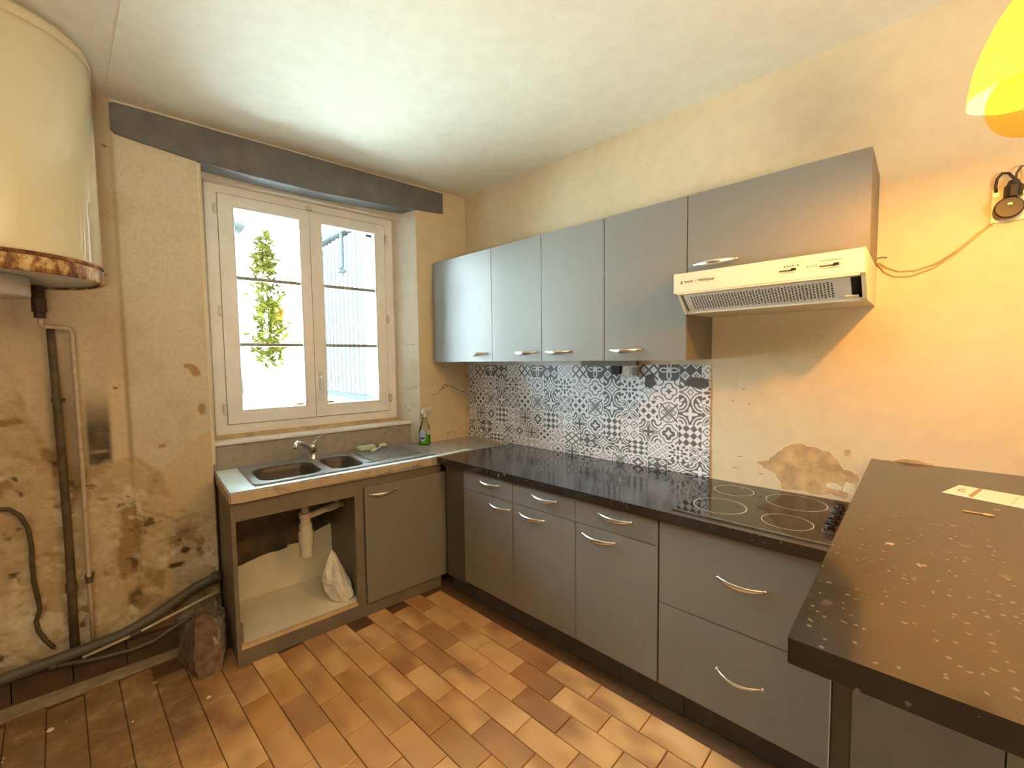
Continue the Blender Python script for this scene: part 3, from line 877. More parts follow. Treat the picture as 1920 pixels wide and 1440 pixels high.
# ------------------------------------------------------------------ patterned splash panel
def pattern(v, y):
    """signed ink field; v = distance down the wall strip, both in metres. >0 is ink."""
def hyp(x, y): return np.sqrt(x * x + y * y)
def ring_(x, y, r, w): return w - np.abs(hyp(x, y) - r)
def lobes(ax, ay, c, r): return np.maximum(np.maximum(r - hyp(ax - c, ay), r - hyp(ax, ay - c)), .30 - np.maximum(ax, ay))
def star4(ax, ay, s, k=.32): return s - (np.sqrt(ax + 1e-6) + np.sqrt(ay + 1e-6)) ** 2 * .55 - k * 0
def petal(x, y, cx, cy, a, l, w):
    ca, sa = math.cos(a), math.sin(a)
    u = (x - cx) * ca + (y - cy) * sa; v = -(x - cx) * sa + (y - cy) * ca
    return (1 - (u / l) ** 2 - np.abs(v / w)) * w
mx, mn = np.maximum, np.minimum
def motif(name, x, y):
    ax, ay = np.abs(x), np.abs(y)
    ad = (ax + ay) / math.sqrt(2); dd = np.abs(ax - ay) / math.sqrt(2)
    cor = hyp(1 - ax, 1 - ay)
    if name == 'Q':
        f = .055 - np.abs(lobes(ax, ay, .40, .36)); f = mx(f, star4(ax, ay, .28)); return mx(f, .055 - np.abs(cor - .48))
    if name == 'QD':
        f = mn(lobes(ax, ay, .36, .27), -star4(ax, ay, .30)); f = mx(f, .05 - np.abs(lobes(ax, ay, .42, .48))); return mx(f, .06 - np.abs(cor - .30))
    if name == 'C1':
        f = .045 - np.abs(cor - .98); f = mx(f, .045 - np.abs(ax + ay - .30))
        return mx(f, mx(petal(ax, ay, .68, .68, math.pi / 4, .26, .07), mx(petal(ax, ay, .82, .56, .2, .15, .05), petal(ax, ay, .56, .82, math.pi / 2 - .2, .15, .05))))
    if name == 'C2':
        f = .74 - cor; f = mn(f, -petal(ax, ay, .74, .74, math.pi / 4, .30, .11)); f = mx(f, .055 - np.abs(cor - .96)); return mx(f, .06 - np.abs(ax + ay - .26))
    if name == 'F':
        f = mx(petal(ax, ay, .55, 0, 0, .34, .15), petal(ax, ay, 0, .55, math.pi / 2, .34, .15)); f = mx(f, .13 - hyp(ax - .34, ay - .34)); f = mx(f, .09 - hyp(ax, ay))
        return mx(f, mx(petal(ax, ay, .80, .52, .55, .22, .13), petal(ax, ay, .52, .80, math.pi / 2 - .55, .22, .13)))
    if name == 'P':
        e = petal(ax, ay, .52, .52, math.pi / 4, .60, .27); f = .045 - np.abs(e - .02); f = mx(f, .10 - hyp(ax, ay)); f = mx(f, petal(ax, ay, .52, .52, math.pi / 4, .36, .10))
        tri = mn(ax - ay * 1.15 - .58, .95 - ax); tri = mx(tri, mn(ay - ax * 1.15 - .58, .95 - ay)); return mx(f, tri * .8)
    if name in ('A1', 'A2'):
        bands = mx(.075 - np.abs(cor - .34), .075 - np.abs(cor - .66))
        if name == 'A2':
            return mx(mx(bands, .05 - np.abs(cor - .93)), mx(petal(ax, ay, .28, 0, 0, .42, .14), petal(ax, ay, 0, .28, math.pi / 2, .42, .14)))
        out = mn(cor - .86, -mx(petal(ax, ay, .30, 0, 0, .44, .16), petal(ax, ay, 0, .30, math.pi / 2, .44, .16)))
        return mx(bands, out)
    if name == 'XL':
        f = .075 - dd; d1 = np.abs(ax - .48) + ay; d2 = ax + np.abs(ay - .48)
        f = mn(f, 1.2 - hyp(ax, ay)); f = mx(f, .06 - np.abs(mn(d1, d2) - .25)); f = mx(f, .05 - mn(d1, d2) + .02)
        return mx(f, .06 - np.abs(hyp(ax, ay) - .92) - .01)
    if name == 'XL2':
        u = np.abs(((x + y) * 1.0 + 4) % 1.0 - .5); v = np.abs(((x - y) * 1.0 + 4) % 1.0 - .5)
        m = mx(u, v); return mx(.05 - np.abs(m - .27), .5 - 9 + m * 0)
    if name == 'DL':
        u = ((x + y) + 4) % 1.0 - .5; v = ((x - y) + 4) % 1.0 - .5
        return mx(.30 - mx(np.abs(u), np.abs(v)), .08 - hyp(np.abs(np.abs(u) - .5), np.abs(np.abs(v) - .5)))
    if name == 'CH':
        u = np.floor((x + y) * 1.5 + 40) + np.floor((x - y) * 1.5 + 40)
        fu = np.abs(((x + y) * 1.5 + 40) % 1 - .5); fv = np.abs(((x - y) * 1.5 + 40) % 1 - .5)
        e = (.47 - mx(fu, fv)) * .7
        return np.where(u % 2 == 0, e, -e)
    if name in ('FD', 'FD2'):
        d = np.abs(ax - .5) + np.abs(ay - .5)
        if name == 'FD':
            return mx(.06 - np.abs(d - .40), .12 - d)
        return mx(mn(d - .44, .97 - mx(ax, ay)), mx(mn(.24 - d, d - .11), -9 + d * 0))
    if name == 'CP':
        pet = mx(petal(ax, ay, .5, 0, 0, .5, .26), petal(ax, ay, 0, .5, math.pi / 2, .5, .26)); pin = mx(petal(ax, ay, .5, 0, 0, .34, .13), petal(ax, ay, 0, .5, math.pi / 2, .34, .13))
        return mx(mn(-pet, mn(ad - .30, 1.18 - ad)), pin)
    if name == 'RL':
        u = np.abs(((x + y) + 4) % 1.0 - .5); v = np.abs(((x - y) + 4) % 1.0 - .5)
        return .10 - np.abs(.5 - mx(u, v)) + .02
    return x * 0 - 1

def splash():
    y0, y1, z0, z1 = -1.815, -.004, H + .0005, 1.405
    st = .003
    ny = int((y1 - y0) / st) + 1; nz = int((z1 - z0) / st) + 1
    Y, Z = np.meshgrid(np.linspace(y0, y1, ny), np.linspace(z0, z1, nz), indexing='ij')
    ink = np.full(Y.shape, -.5)
    seam = .9887 + Y * 0
    grid = {0: ['CP', 'FD2', 'XL2', 'RL'], 1: ['Q', 'C2', 'F', 'C1'], 2: ['XL', 'A1', 'P', 'DL'], 3: ['QD', 'CH', 'FD', 'A2']}
    c = (-Y - .2082) / .1118; ci = np.floor(c); fx = (c - ci) * 2 - 1
    r = (1.4325 - Z) / .1112; ri = np.floor(r); fy = (r - ri) * 2 - 1
    up = Z > seam
    for a in range(4):
        for b in range(4):
            m = up & (ri == a) & (ci % 4 == b)
            if m.any(): ink[m] = motif(grid[a][b], fx[m], fy[m])
    lowA = ['C2', 'CP', 'Q', 'XL', 'QD', 'A2', 'DL', 'C1', 'RL', 'FD2', 'C2', 'A1', 'CH', 'XL2', 'F', 'P', 'FD', 'A2']
    lowB = ['F', 'A1', 'CH', 'P', 'C1', 'FD', 'XL2', 'Q', 'A2', 'F', 'C1', 'XL', 'QD', 'FD2', 'C2', 'A1', 'CH', 'DL']
    Zl = Z
    c2 = (-Y - .045) / .1112; ci2 = np.floor(c2); fx2 = (c2 - ci2) * 2 - 1
    zt = .9887
    r2 = (zt - Zl + .0) / .083; ri2 = np.floor(r2); fy2 = (r2 - ri2) * 2 - 1
    for i in range(-1, 18):
        for a, L_ in ((-1, lowB), (0, lowA), (1, lowB), (2, lowA)):
            m = (~up) & (ci2 == i) & (ri2 == a)
            if m.any(): ink[m] = motif(L_[i % 18] if a >= 0 else 'A1', fx2[m], fy2[m])
    x = -.0035 - .0012 * np.sin(Z * 40 + Y * 3) * sstep(-1.70, -1.815, Y) - .004 * sstep(-1.79, -1.815, Y) * sstep(.95, .85, Z)
    verts = np.stack([x, Y, Z], -1).reshape(-1, 3)
    idx = np.arange(ny * nz).reshape(ny, nz)
    q = np.stack([idx[:-1, :-1], idx[:-1, 1:], idx[1:, 1:], idx[1:, :-1]], -1).reshape(-1, 4)
    org = Vector((0, -.9, H))
    me = bpy.data.meshes.new('splash_panel')
    me.from_pydata((verts - np.array(org)).tolist(), [], q.tolist())
    at = me.attributes.new('ink', 'FLOAT', 'POINT')
    at.data.foreach_set('value', np.clip(ink, -.5, .5).astype(np.float32).ravel())
    me.materials.append(M_splash)
    o = bpy.data.objects.new('splash_panel', me); coll.objects.link(o); o.location = org
    s_ = o.modifiers.new('thickness', 'SOLIDIFY'); s_.thickness = .0025; s_.offset = 1 if False else -1
    ORG[o.name] = (org, 0.0)
    for p in me.polygons: p.use_smooth = True
    return tag(o, 'grey and white cement tile patterned vinyl panel under the wall cupboards', 'splashback')
sp = splash()
part('torn_hole', MB().prism(ragged([(-1.485, 1.352), (-1.512, 1.357), (-1.522, 1.335), (-1.528, 1.305), (-1.515, 1.286), (-1.498, 1.277), (-1.478, 1.287), (-1.470, 1.305), (-1.478, 1.33)], 2, .002, 4), 'x', -.0072, -.0055), M_torn, sp, label='torn spot showing grey adhesive')
part('torn_hole', MB().prism(ragged([(-1.690, 1.298), (-1.705, 1.327), (-1.735, 1.341), (-1.765, 1.342), (-1.803, 1.332), (-1.806, 1.297), (-1.775, 1.288), (-1.755, 1.286), (-1.72, 1.294)], 2, .002, 5), 'x', -.0072, -.0055), M_torn, sp, label='long torn spot showing grey adhesive')

# socket and the dark box next to it
sk = thing('wall_socket', 'white wall socket on the patterned panel under the cupboards', 'socket', (-.006, -1.39, 1.366))
part('plate', MB().box(-.020, -.0062, -1.442, -1.342, 1.338, 1.3995), M_edge, sk, .003)
part('socket_well', MB().lathe([(.026, -.0235), (.026, -.0195), (.022, -.0195), (.021, -.0208)], (0, -1.371, 1.369), 24, 'x'), M_white, sk)
part('pin', MB().lathe([(.003, -.0245), (.003, -.0195)], (0, -1.371, 1.377), 8, 'x'), M_brass, sk)
for y in (-1.362, -1.380): part('contact_hole', MB().lathe([(.0028, -.0216), (.0028, -.0200)], (0, y, 1.366), 8, 'x'), M_dark, sk)
part('switch_rocker', MB().box(-.0235, -.020, -1.437, -1.408, 1.345, 1.392), M_cab_warm, sk, .002)
bx_ = thing('junction_box', 'small black box hanging under the cupboards left of the socket', 'box', (-.03, -1.31, 1.375))
part('housing', MB().prism([(-1.284, 1.4000), (-1.284, 1.356), (-1.298, 1.349), (-1.322, 1.349), (-1.335, 1.356), (-1.335, 1.4000)], 'x', -.032, -.0065), M_dark, bx_, .003)
part('cable_gland', MB().lathe([(.006, 0), (.006, .010), (.004, .012)], (-.02, -1.31, 1.338), 10), M_dark, bx_)

# ------------------------------------------------------------------ base cupboards along the right wall
BX = -.5823
BY = [-.6237, -1.0198, -1.4181, -1.8179, -2.3827]
BT = .803
blabel = ['grey base cupboard with drawer, nearest the corner by the sink', 'grey base cupboard with drawer, middle of the three narrow ones', 'grey base cupboard with drawer, next to the wide pan drawers']
dh = [(-.770, -.920), (-1.160, -1.312), (-1.548, -1.704)]
oh = [(-.848, -1.005), (-1.072, -1.236), (-1.462, -1.625)]
for i in range(3):
    y0, y1 = BY[i], BY[i + 1]
    t = thing('base_cupboard', blabel[i], 'cupboard', (-.3, (y0 + y1) / 2, 0), group='grey base cupboards')
    part('carcass', MB().box(-.010, BX + .0215, y1 + .001, y0 - .001, .112, BT), M_cab_dark, t)
    d = part('drawer', MB().box(BX, BX + .019, y1 + .0018, y0 - .0018, .692, BT - .001), M_cab, t, .002)
    bow(dh[i][0], dh[i][1], .760, BX, d, .022)
    d = part('door', MB().box(BX, BX + .019, y1 + .0018, y0 - .0018, .127, .6885), M_cab, t, .002)
    bow(oh[i][0], oh[i][1], .648, BX, d, .025)
    part('plinth', MB().box(-.526, -.510, y1 + .0005, y0 - .0005, 0.0007, .111), M_cab_dark, t)
t = thing('base_cupboard', 'wide grey base cupboard with two deep pan drawers under the hob', 'cupboard', (-.3, -2.1, 0), group='grey base cupboards')
part('carcass', MB().box(-.010, BX + .0215, BY[4] + .001, BY[3] - .004, .112, BT), M_cab_dark, t)
d = part('drawer', MB().box(BX, BX + .019, BY[4] + .002, BY[3] - .006, .468, BT - .001), M_cab, t, .002)
bow(-2.046, -2.200, .646, BX, d, .022, hh=.0095)
d = part('drawer', MB().box(BX, BX + .019, BY[4] + .002, BY[3] - .006, .127, .4635), M_cab, t, .002)
bow(-2.047, -2.198, .302, BX, d, .034, hh=.0055)
part('lit_edge_strip', MB().box(BX - .0005, BX + .019, BY[4] - .0005, BY[4] + .0019, .127, BT - .001), M_edge, t, label='front edge with painted lamplight')  # pale strip paints the light caught on the drawer fronts' edge
part('plinth', MB().box(-.522, -.506, BY[4], -1.905, 0.0007, .111), M_cab_dark, t)
part('plinth_foot', MB().box(-.530, -.512, -1.904, BY[3] - .001, 0.0007, .111), M_cab_dark, t)
cp = thing('corner_panel', 'dark grey filler panel in the corner between sink unit and base cupboards', 'panel', (-.5, -.53, 0))
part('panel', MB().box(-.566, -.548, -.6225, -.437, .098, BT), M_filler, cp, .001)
part('plinth', MB().box(-.528, -.512, -.622, -.437, 0.0007, .0975), M_cab_dark, cp)

# black worktop
wt = thing('worktop', 'long black speckled worktop along the right wall', 'worktop', (-.3, -1.4, H - .04))
wm = MB()
yk0 = -.4045 - .03
# the left end follows the sink worktop, which lies 6 degrees off square
top_poly = [(-.0045, -2.4245), (-.0045, -.458), (-.6031, -.3975), (-.6031, -2.4245)]
wm.prism(top_poly, 'z', H - .040, H)
part('slab', wm, M_top, wt, .007, seg=3)

# hob
hb = thing('hob', 'black ceramic hob with four rings set in the worktop', 'hob', (-.29, -2.11, H))
part('glass', MB().prism(rrect(-.556, -.032, -2.372, -1.862, .010), 'z', H + .0006, H + .006), M_hob, hb, .0015)
part('edge_rail', MB().box(-.560, -.5565, -2.372, -1.862, H + .0006, H + .0064), M_chrome, hb, .001)
def flat_ring(cx, cy, r, w, z):
    n = 56; mb = MB()
    vv = [(cx + math.cos(2 * math.pi * i / n) * (r + s * w), cy + math.sin(2 * math.pi * i / n) * (r + s * w), z) for s in (-.5, .5) for i in range(n)]
    mb.add(vv, [(i, (i + 1) % n, n + (i + 1) % n, n + i) for i in range(n)])
    return mb
for cx, cy, r in ((-.160, -1.972, .078), (-.408, -1.992, .095), (-.168, -2.207, .104), (-.428, -2.226, .079)):
    part('ring', flat_ring(cx, cy, r, .0032, H + .0064), M_ring, hb, label='white cooking ring outline')
part('marker_dot', MB().lathe([(.004, 0), (.004, .0003)], (-.10, -1.99, H + .0062), 10), M_ring, hb)
part('control_strip', MB().box(-.52, -.12, -2.3685, -2.330, H + .0058, H + .0066), M_dark, hb)
for x in (-.170, -.235, -.300, -.365, -.430):
    k = part('knob', MB().lathe([(.0185, 0), (.0185, .004), (.0150, .007), (.0138, .020), (.0125, .0225), (0, .0225)], (x, -2.350, H + .0068), 18), M_bakelite, hb, smooth=False)
    part('knob_ring', flat_ring(x, -2.350, .0200, .0024, H + .0071), M_ring, k)
    part('knob_grip', MB().box(x - .0025, x + .0025, -2.363, -2.337, H + .0285, H + .0345), M_bakelite, k, .001)

# ------------------------------------------------------------------ breakfast bar
BZ = 1.035
br = thing('breakfast_bar', 'thick black speckled breakfast bar top standing above the worktop at right', 'worktop', (-.7, -2.73, BZ - .04))
part('slab', MB().prism(rrect(-1.484, -.0045, -3.06, -2.426, .004, 2), 'z', BZ - .038, BZ), M_top, br, .007, seg=3)
bb2 = thing('bar_cupboard', 'tall grey base cupboard under the breakfast bar', 'cupboard', (-.3, -2.73, 0))
part('carcass', MB().box(-.010, -.545, -3.05, -2.4275, .06, BZ - .0395), M_cab_dark, bb2)
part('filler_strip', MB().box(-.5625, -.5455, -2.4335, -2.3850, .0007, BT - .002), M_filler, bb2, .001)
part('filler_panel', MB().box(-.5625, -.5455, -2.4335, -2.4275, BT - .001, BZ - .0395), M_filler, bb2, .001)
part('door', MB().box(-.575, -.5455, -2.744, -2.4355, .10, BZ - .0395), M_cab_warm, bb2, .002)
part('door', MB().box(-.575, -.5455, -3.05, -2.7475, .10, BZ - .0395), M_cab_warm, bb2, .002)
part('plinth', MB().box(-.52, -.50, -3.05, -2.435, .0007, .059), M_cab_dark, bb2)
lg = br
lg = part('leg', MB().lathe([(.03, .008), (.03, BZ - .046)], (-1.36, -2.99, 0), 20), M_chrome, lg, smooth=False)
part('foot_plate', MB().lathe([(.05, .0007), (.05, .008)], (-1.36, -2.99, 0), 20), M_chrome, lg)
part('head_plate', MB().lathe([(.05, BZ - .046), (.05, BZ - .0385)], (-1.36, -2.99, 0), 20), M_chrome, lg)

pp = thing('paper_sheet', 'printed white paper strip lying on the bar top', 'paper', (-.4, -2.72, BZ))
def sheet(z, poly): return MB().prism(poly, 'z', z, z + .0006)
part('sheet', sheet(BZ + .0006, [(-.417, -2.613), (-.282, -2.655), (-.36, -2.94), (-.52, -2.90)]), M_paper, pp)
part('print_bar', sheet(BZ + .0013, [(-.420, -2.665), (-.295, -2.696), (-.298, -2.704), (-.423, -2.675)]), M_paperprint, pp)
part('print_mark', MB().tube([(-.335, -2.664, BZ + .0016), (-.352, -2.650, BZ + .0016), (-.37, -2.650, BZ + .0016), (-.372, -2.664, BZ + .0016)], .0016, 5), M_paperprint, pp)
for k_ in range(5):
    yk = -2.735 - .035 * k_
    part('print_line', sheet(BZ + .0013, [(-.44 - .01 * k_, yk - .01), (-.33 - .01 * k_, yk - .035), (-.331 - .01 * k_, yk - .038), (-.441 - .01 * k_, yk - .013)]), M_edge, pp)
ky = thing('key', 'small flat metal key lying on the bar top in front of the paper', 'key', (-.597, -2.675, BZ))
part('blade', MB().box(-.5985, -.5935, -2.682, -2.648, BZ + .0006, BZ + .0028), M_wire, ky, .0005)
part('bow', MB().prism([(-.604, -2.683), (-.596, -2.680), (-.589, -2.686), (-.590, -2.697), (-.598, -2.702), (-.605, -2.695)], 'z', BZ + .0006, BZ + .003), M_wire, ky, .0005)

# ------------------------------------------------------------------ sink unit (window-wall frame)
SD = -.4324
sk_ = thing('sink_cupboard', 'grey sink base unit with open doorless bay under the window', 'cupboard', (-1.06, -.2, 0), WA)
T0, T1 = .794, .845
part('side_panel', MB().box(-1.640, -1.622, SD, .095, .0008, .788), M_cab_warm, sk_, .001)
part('side_panel', MB().box(-.548, -.530, SD + .02, .095, .10, .788), M_cab_warm, sk_, .001)
part('top_rail', MB().box(-1.6215, -.520, SD, SD + .018, .702, .787), M_cab_warm, sk_, .001)
part('stile', MB().box(-1.0665, -1.0185, SD, SD + .018, .082, .7015), M_cab_warm, sk_, .001)
part('plinth', MB().box(-1.6215, -.5295, SD + .004, SD + .020, .0008, .0795), M_cab_warm, sk_, .001)
part('bottom_board', MB().box(-1.6215, -.549, SD + .021, .060, .082, .099), M_melamine, sk_)
part('front_edge', MB().box(-1.6215, -1.067, SD, SD + .0205, .0805, .0985), M_pale_wood, sk_, .001)
part('divider', MB().box(-1.052, -1.036, SD + .019, .060, .0995, .70), M_cab_warm, sk_)
bk = ragged([(-1.6215, .0995), (-1.0525, .0995), (-1.0525, .415), (-1.16, .385), (-1.22, .360), (-1.235, .345), (-1.30, .352), (-1.31, .335), (-1.45, .325), (-1.54, .305), (-1.6215, .298)], 3, .0035, 12)
bk = [(max(-1.6215, min(-1.0525, a)), max(.0995, b)) for a, b in bk]
part('back_board', MB().prism(bk, 'y', .028, .034), M_melamine, sk_, label='broken cream back board')
part('hinge_plate', MB().box(-1.6215, -1.612, SD + .004, SD + .03, .115, .20), M_cab_warm, sk_, .001)
dr = part('door', MB().box(-1.0165, -.498, SD - .019, SD - .001, .083, .742), M_cab, sk_, .002)
# handle on the door
hm = MB(); n = 12; pts = []; rs = []
for i in range(n + 1):
    t_ = i / n
    pts.append((-.992 + .163 * t_, SD - .023 - .026 * math.sin(math.pi * t_) ** .8, .700 - .004 * math.sin(math.pi * t_))); rs.append((.45 + .55 * math.sin(math.pi * t_)) * .0085)
hm.tube(pts, rs, 10, flat=(.55, 1))
for e in (0, n): hm.tube([(pts[e][0], SD - .0185, .700), (pts[e][0], SD - .028, .700)], .005, 8)
part('handle', hm, M_chrome, dr, smooth=True, label='curved metal bow handle')
# wall seen through the open back
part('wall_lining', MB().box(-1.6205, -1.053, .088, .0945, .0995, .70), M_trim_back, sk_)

# sink worktop with cut-outs: strips around the sink opening
so0, so1, sd0, sd1 = .545, 1.515, -.392, .045
st = thing('sink_worktop', 'pale grey marble laminate worktop with worn front edge around the sink', 'worktop', (-1.0, -.2, T0), WA)
m = MB()
m.prism([(-1.641, -.449), (-so1, -.449), (-so1, .0845), (-1.641, .0845)], 'z', T0, T1)
m.prism([(-so1, -.449), (-so0, -.455), (-so0, sd0), (-so1, sd0)], 'z', T0, T1)
m.prism([(-so1, sd1), (-so0, sd1), (-so0, .0845), (-so1, .0845)], 'z', T0, T1)
m.prism([(-so0, -.455), (-.008, -.455), (-.012, -.0045), (-.421, -.0045), (-.449, .0845), (-so0, .0845)], 'z', T0, T1)
part('slab', m, M_marble, st)
part('front_edge', MB().prism(ragged([(-1.6405, .795), (-1.6405, .840), (-.598, .840), (-.598, .7985), (-.66, .800), (-.685, .815), (-.76, .817), (-.80, .808), (-1.0, .806), (-1.25, .803), (-1.45, .797)], 4, .0016, 2), 'y', -.4605, -.4495), M_rawedge, st, .002, label='worn bare chipboard edge')
part('painted_daylight_strip', MB().prism([(-1.6395, -.4485), (-.600, -.454), (-.262, -.418), (-.300, -.395), (-.56, -.4145), (-1.535, -.4145), (-1.535, .083), (-1.6395, .083)], 'z', T1 - .0005, T1 + .0012), M_pale, st, label='window light painted on the worktop front and left end')  # thin pale blue layer paints window light onto the worktop
part('side_edge', MB().box(-1.6455, -1.6415, -.448, .08, .796, .842), M_rawedge, st)

# sink
sn = thing('sink', 'grey resin sink with two bowls and drainer', 'sink', (-1.03, -.17, H), WA)
Z1 = H + .009
def loop(s0, s1, d0, d1, r, z, n=5): return [(x, y, z) for x, y in rrect(-s1, -s0, d0, d1, r, n)]
def bowl(s0, s1, d0, d1, depth, rr):
    mb = MB(); steps = [(0, 0.0, rr), (.004, -.006, rr), (.010, -.03, rr), (.018, -.6 * depth, rr * .9), (.035, -depth + .012, rr * .8), (.055, -depth, rr * .7)]
    rings = []
    for ins, dz, r in steps: rings.append(loop(s0 + ins, s1 - ins, d0 + ins, d1 - ins, max(.012, r - ins * .3), Z1 + dz))
    n = len(rings[0]); vv = [p for r in rings for p in r]; ff = []
    for i in range(len(rings) - 1):
        for j in range(n): ff.append((i * n + j, i * n + (j + 1) % n, (i + 1) * n + (j + 1) % n, (i + 1) * n + j))
    ff.append(tuple(range((len(rings) - 1) * n, len(rings) * n)))
    mb.add(vv, ff)
    return mb, rings[0]
def deck():
    bmx = bmesh.new()
    outer = loop(.528, 1.532, -.405, .062, .045, Z1, 5)
    h1 = loop(1.195, 1.500, -.372, -.055, .075, Z1, 5); h2 = loop(.968, 1.150, -.372, -.045, .060, Z1, 5)
    es = []
    for lp in (outer, h1, h2):
        vs_ = [bmx.verts.new(p) for p in lp]
        for i in range(len(vs_)): es.append(bmx.edges.new((vs_[i], vs_[(i + 1) % len(vs_)])))
    bmesh.ops.triangle_fill(bmx, use_beauty=True, use_dissolve=False, edges=es)
    bmx.verts.ensure_lookup_table()
    mb = MB(); mb.add([tuple(v.co) for v in bmx.verts], [tuple(v.index for v in f.verts) for f in (bmx.verts.index_update() or bmx.faces)])
    bmx.free()
    # rolled rim
    o1 = loop(.522, 1.538, -.411, .068, .05, Z1 - .003, 5); o2 = loop(.521, 1.539, -.412, .069, .05, H + .0006, 5)
    n = len(outer)
    vv = outer + o1 + o2
    mb.add(vv, [(a * n + j, a * n + (j + 1) % n, (a + 1) * n + (j + 1) % n, (a + 1) * n + j) for a in (0, 1) for j in range(n)])
    return mb
part('deck', deck(), M_sink, sn)
b1, _ = bowl(1.195, 1.500, -.372, -.055, .165, .075)
bw = part('bowl', b1, M_bowl, sn, smooth=True)
part('drain_strainer', MB().lathe([(.038, 0), (.036, .003), (.02, .003), (.018, .001)], (-1.35, -.21, Z1 - .1645), 20), M_chrome2, bw)
b2, _ = bowl(.968, 1.150, -.372, -.045, .12, .06)
bw = part('bowl', b2, M_bowl, sn, smooth=True)
part('drain_strainer', MB().lathe([(.030, 0), (.028, .003), (.016, .003), (.014, .001)], (-1.06, -.21, Z1 - .1195), 20), M_chrome2, bw)
for i in range(11):
    d = -.33 + .029 * i
    part('drainer_rib', MB().tube([(-.925, d, Z1 + .0005), (-.91, d, Z1 + .0035), (-.60, d, Z1 + .0035), (-.585, d, Z1 + .0005)], [.003, .0045, .0045, .003], 8), M_sink, sn, smooth=True)
part('drainer_rim', MB().tube([(-.945, -.352, Z1), (-.57, -.352, Z1), (-.555, -.34, Z1), (-.555, .0, Z1), (-.57, .012, Z1), (-.945, .012, Z1), (-.958, 0, Z1), (-.958, -.34, Z1), (-.945, -.352, Z1)], .004, 8), M_sink, sn, smooth=True)

# tap
tp = thing('tap', 'chrome single lever mixer tap behind the sink bowls', 'tap', (-1.155, -.03, Z1), WA)
part('body', MB().lathe([(.030, 0), (.030, .006), (.024, .012), (.0225, .05), (.024, .075), (.021, .090), (.010, .097), (0, .098)], (-1.155, -.018, Z1), 24), M_chrome2, tp, smooth=True)
part('spout', MB().tube([(-1.158, -.030, Z1 + .050), (-1.185, -.066, Z1 + .075), (-1.225, -.12, Z1 + .107), (-1.262, -.168, Z1 + .132), (-1.285, -.197, Z1 + .139), (-1.297, -.212, Z1 + .128), (-1.300, -.216, Z1 + .112)], [.015, .0145, .013, .012, .0125, .013, .012], 12), M_chrome2, tp, smooth=True)
part('lever', MB().tube([(-1.155, -.018, Z1 + .090), (-1.146, -.014, Z1 + .103), (-1.115, .000, Z1 + .125), (-1.085, .012, Z1 + .133), (-1.068, .018, Z1 + .135)], [.012, .012, .009, .008, .007], 10, flat=(1.1, .6)), M_chrome2, tp, smooth=True)

# sponge and brush on the drainer
sg = thing('sponge', 'pale green scrubbing sponge lying on the sink drainer', 'sponge', (-.83, -.01, Z1 + .005), WA)
part('foam', MB().prism(rrect(-.875, -.765, -.035, .030, .012), 'z', Z1 + .0085, Z1 + .024), M_sponge, sg, .004)
part('scouring_pad', MB().prism(rrect(-.873, -.767, -.033, .028, .012), 'z', Z1 + .0243, Z1 + .031), M_mint, sg, .002)
bs_ = thing('dish_brush', 'pale mint dish brush lying beside the sponge on the drainer', 'brush', (-.79, -.08, Z1 + .005), WA)
part('grip', MB().tube([(-.838, -.125, Z1 + .016), (-.80, -.095, Z1 + .018), (-.765, -.068, Z1 + .017)], [.008, .010, .007], 10), M_mint, bs_, smooth=True)
part('neck', MB().tube([(-.766, -.068, Z1 + .017), (-.735, -.035, Z1 + .018), (-.715, -.010, Z1 + .022)], [.005, .005, .008], 8), M_white, bs_, smooth=True)
part('head', MB().lathe([(.022, 0), (.027, .004), (.027, .012), (.016, .018), (0, .019)], (-.700, .008, Z1 + .010), 16), M_white, bs_, smooth=True)

# spray bottle
bt = thing('spray_bottle', 'clear spray bottle half full of green liquid in the corner by the window', 'bottle', (-.413, -.050, H), WA)
def ov(mb, prof, cx, cy, n=20, ky=.62):
    vv = [(cx + math.cos(2 * math.pi * j / n) * r, cy + math.sin(2 * math.pi * j / n) * r * ky, z) for r, z in prof for j in range(n)]
    ff = [(i * n + j, i * n + (j + 1) % n, (i + 1) * n + (j + 1) % n, (i + 1) * n + j) for i in range(len(prof) - 1) for j in range(n)]
    ff += [tuple(range(n))[::-1], tuple(range((len(prof) - 1) * n, len(prof) * n))]
    return mb.add(vv, ff)
bcx, bcy = -.413, -.052
part('liquid', ov(MB(), [(.036, H + .0035), (.040, H + .008), (.040, H + .072)], bcx, bcy), M_liquid, bt, smooth=False)
part('body', ov(MB(), [(.039, H + .0008), (.0425, H + .006), (.0425, H + .10), (.037, H + .125), (.024, H + .155), (.016, H + .180), (.014, H + .200)], bcx, bcy), M_bottle, bt, smooth=True)
lbl = part('front_label', ov(MB(), [(.0432, H + .030), (.0432, H + .105)], bcx - .0006, bcy - .0007), M_white, bt) if False else None
def label_patch(mb, u0, u1, z0, z1, r=.0436, oval=True):
    n = 10; vv = []; 
    for i in range(n + 1):
        a = math.radians(u0 + (u1 - u0) * i / n)
        w = math.sqrt(max(0, 1 - ((i / n) * 2 - 1) ** 2)) if oval else 1
        zc, hh = (z0 + z1) / 2, (z1 - z0) / 2 * max(.15, w)
        for z in (zc - hh, zc + hh): vv.append((bcx + math.cos(a) * r, bcy + math.sin(a) * r * .62 - .0004, z))
    return mb.add(vv, [(2 * i, 2 * i + 2, 2 * i + 3, 2 * i + 1) for i in range(n)])
part('front_label', label_patch(MB(), 185, 262, H + .025, H + .115), M_bluelabel, bt, label='pale blue oval label')
part('label_print', label_patch(MB(), 200, 250, H + .040, H + .060, .0441), M_navy, bt)
part('back_label', label_patch(MB(), 275, 340, H + .070, H + .105, .0436, False), M_white, bt)
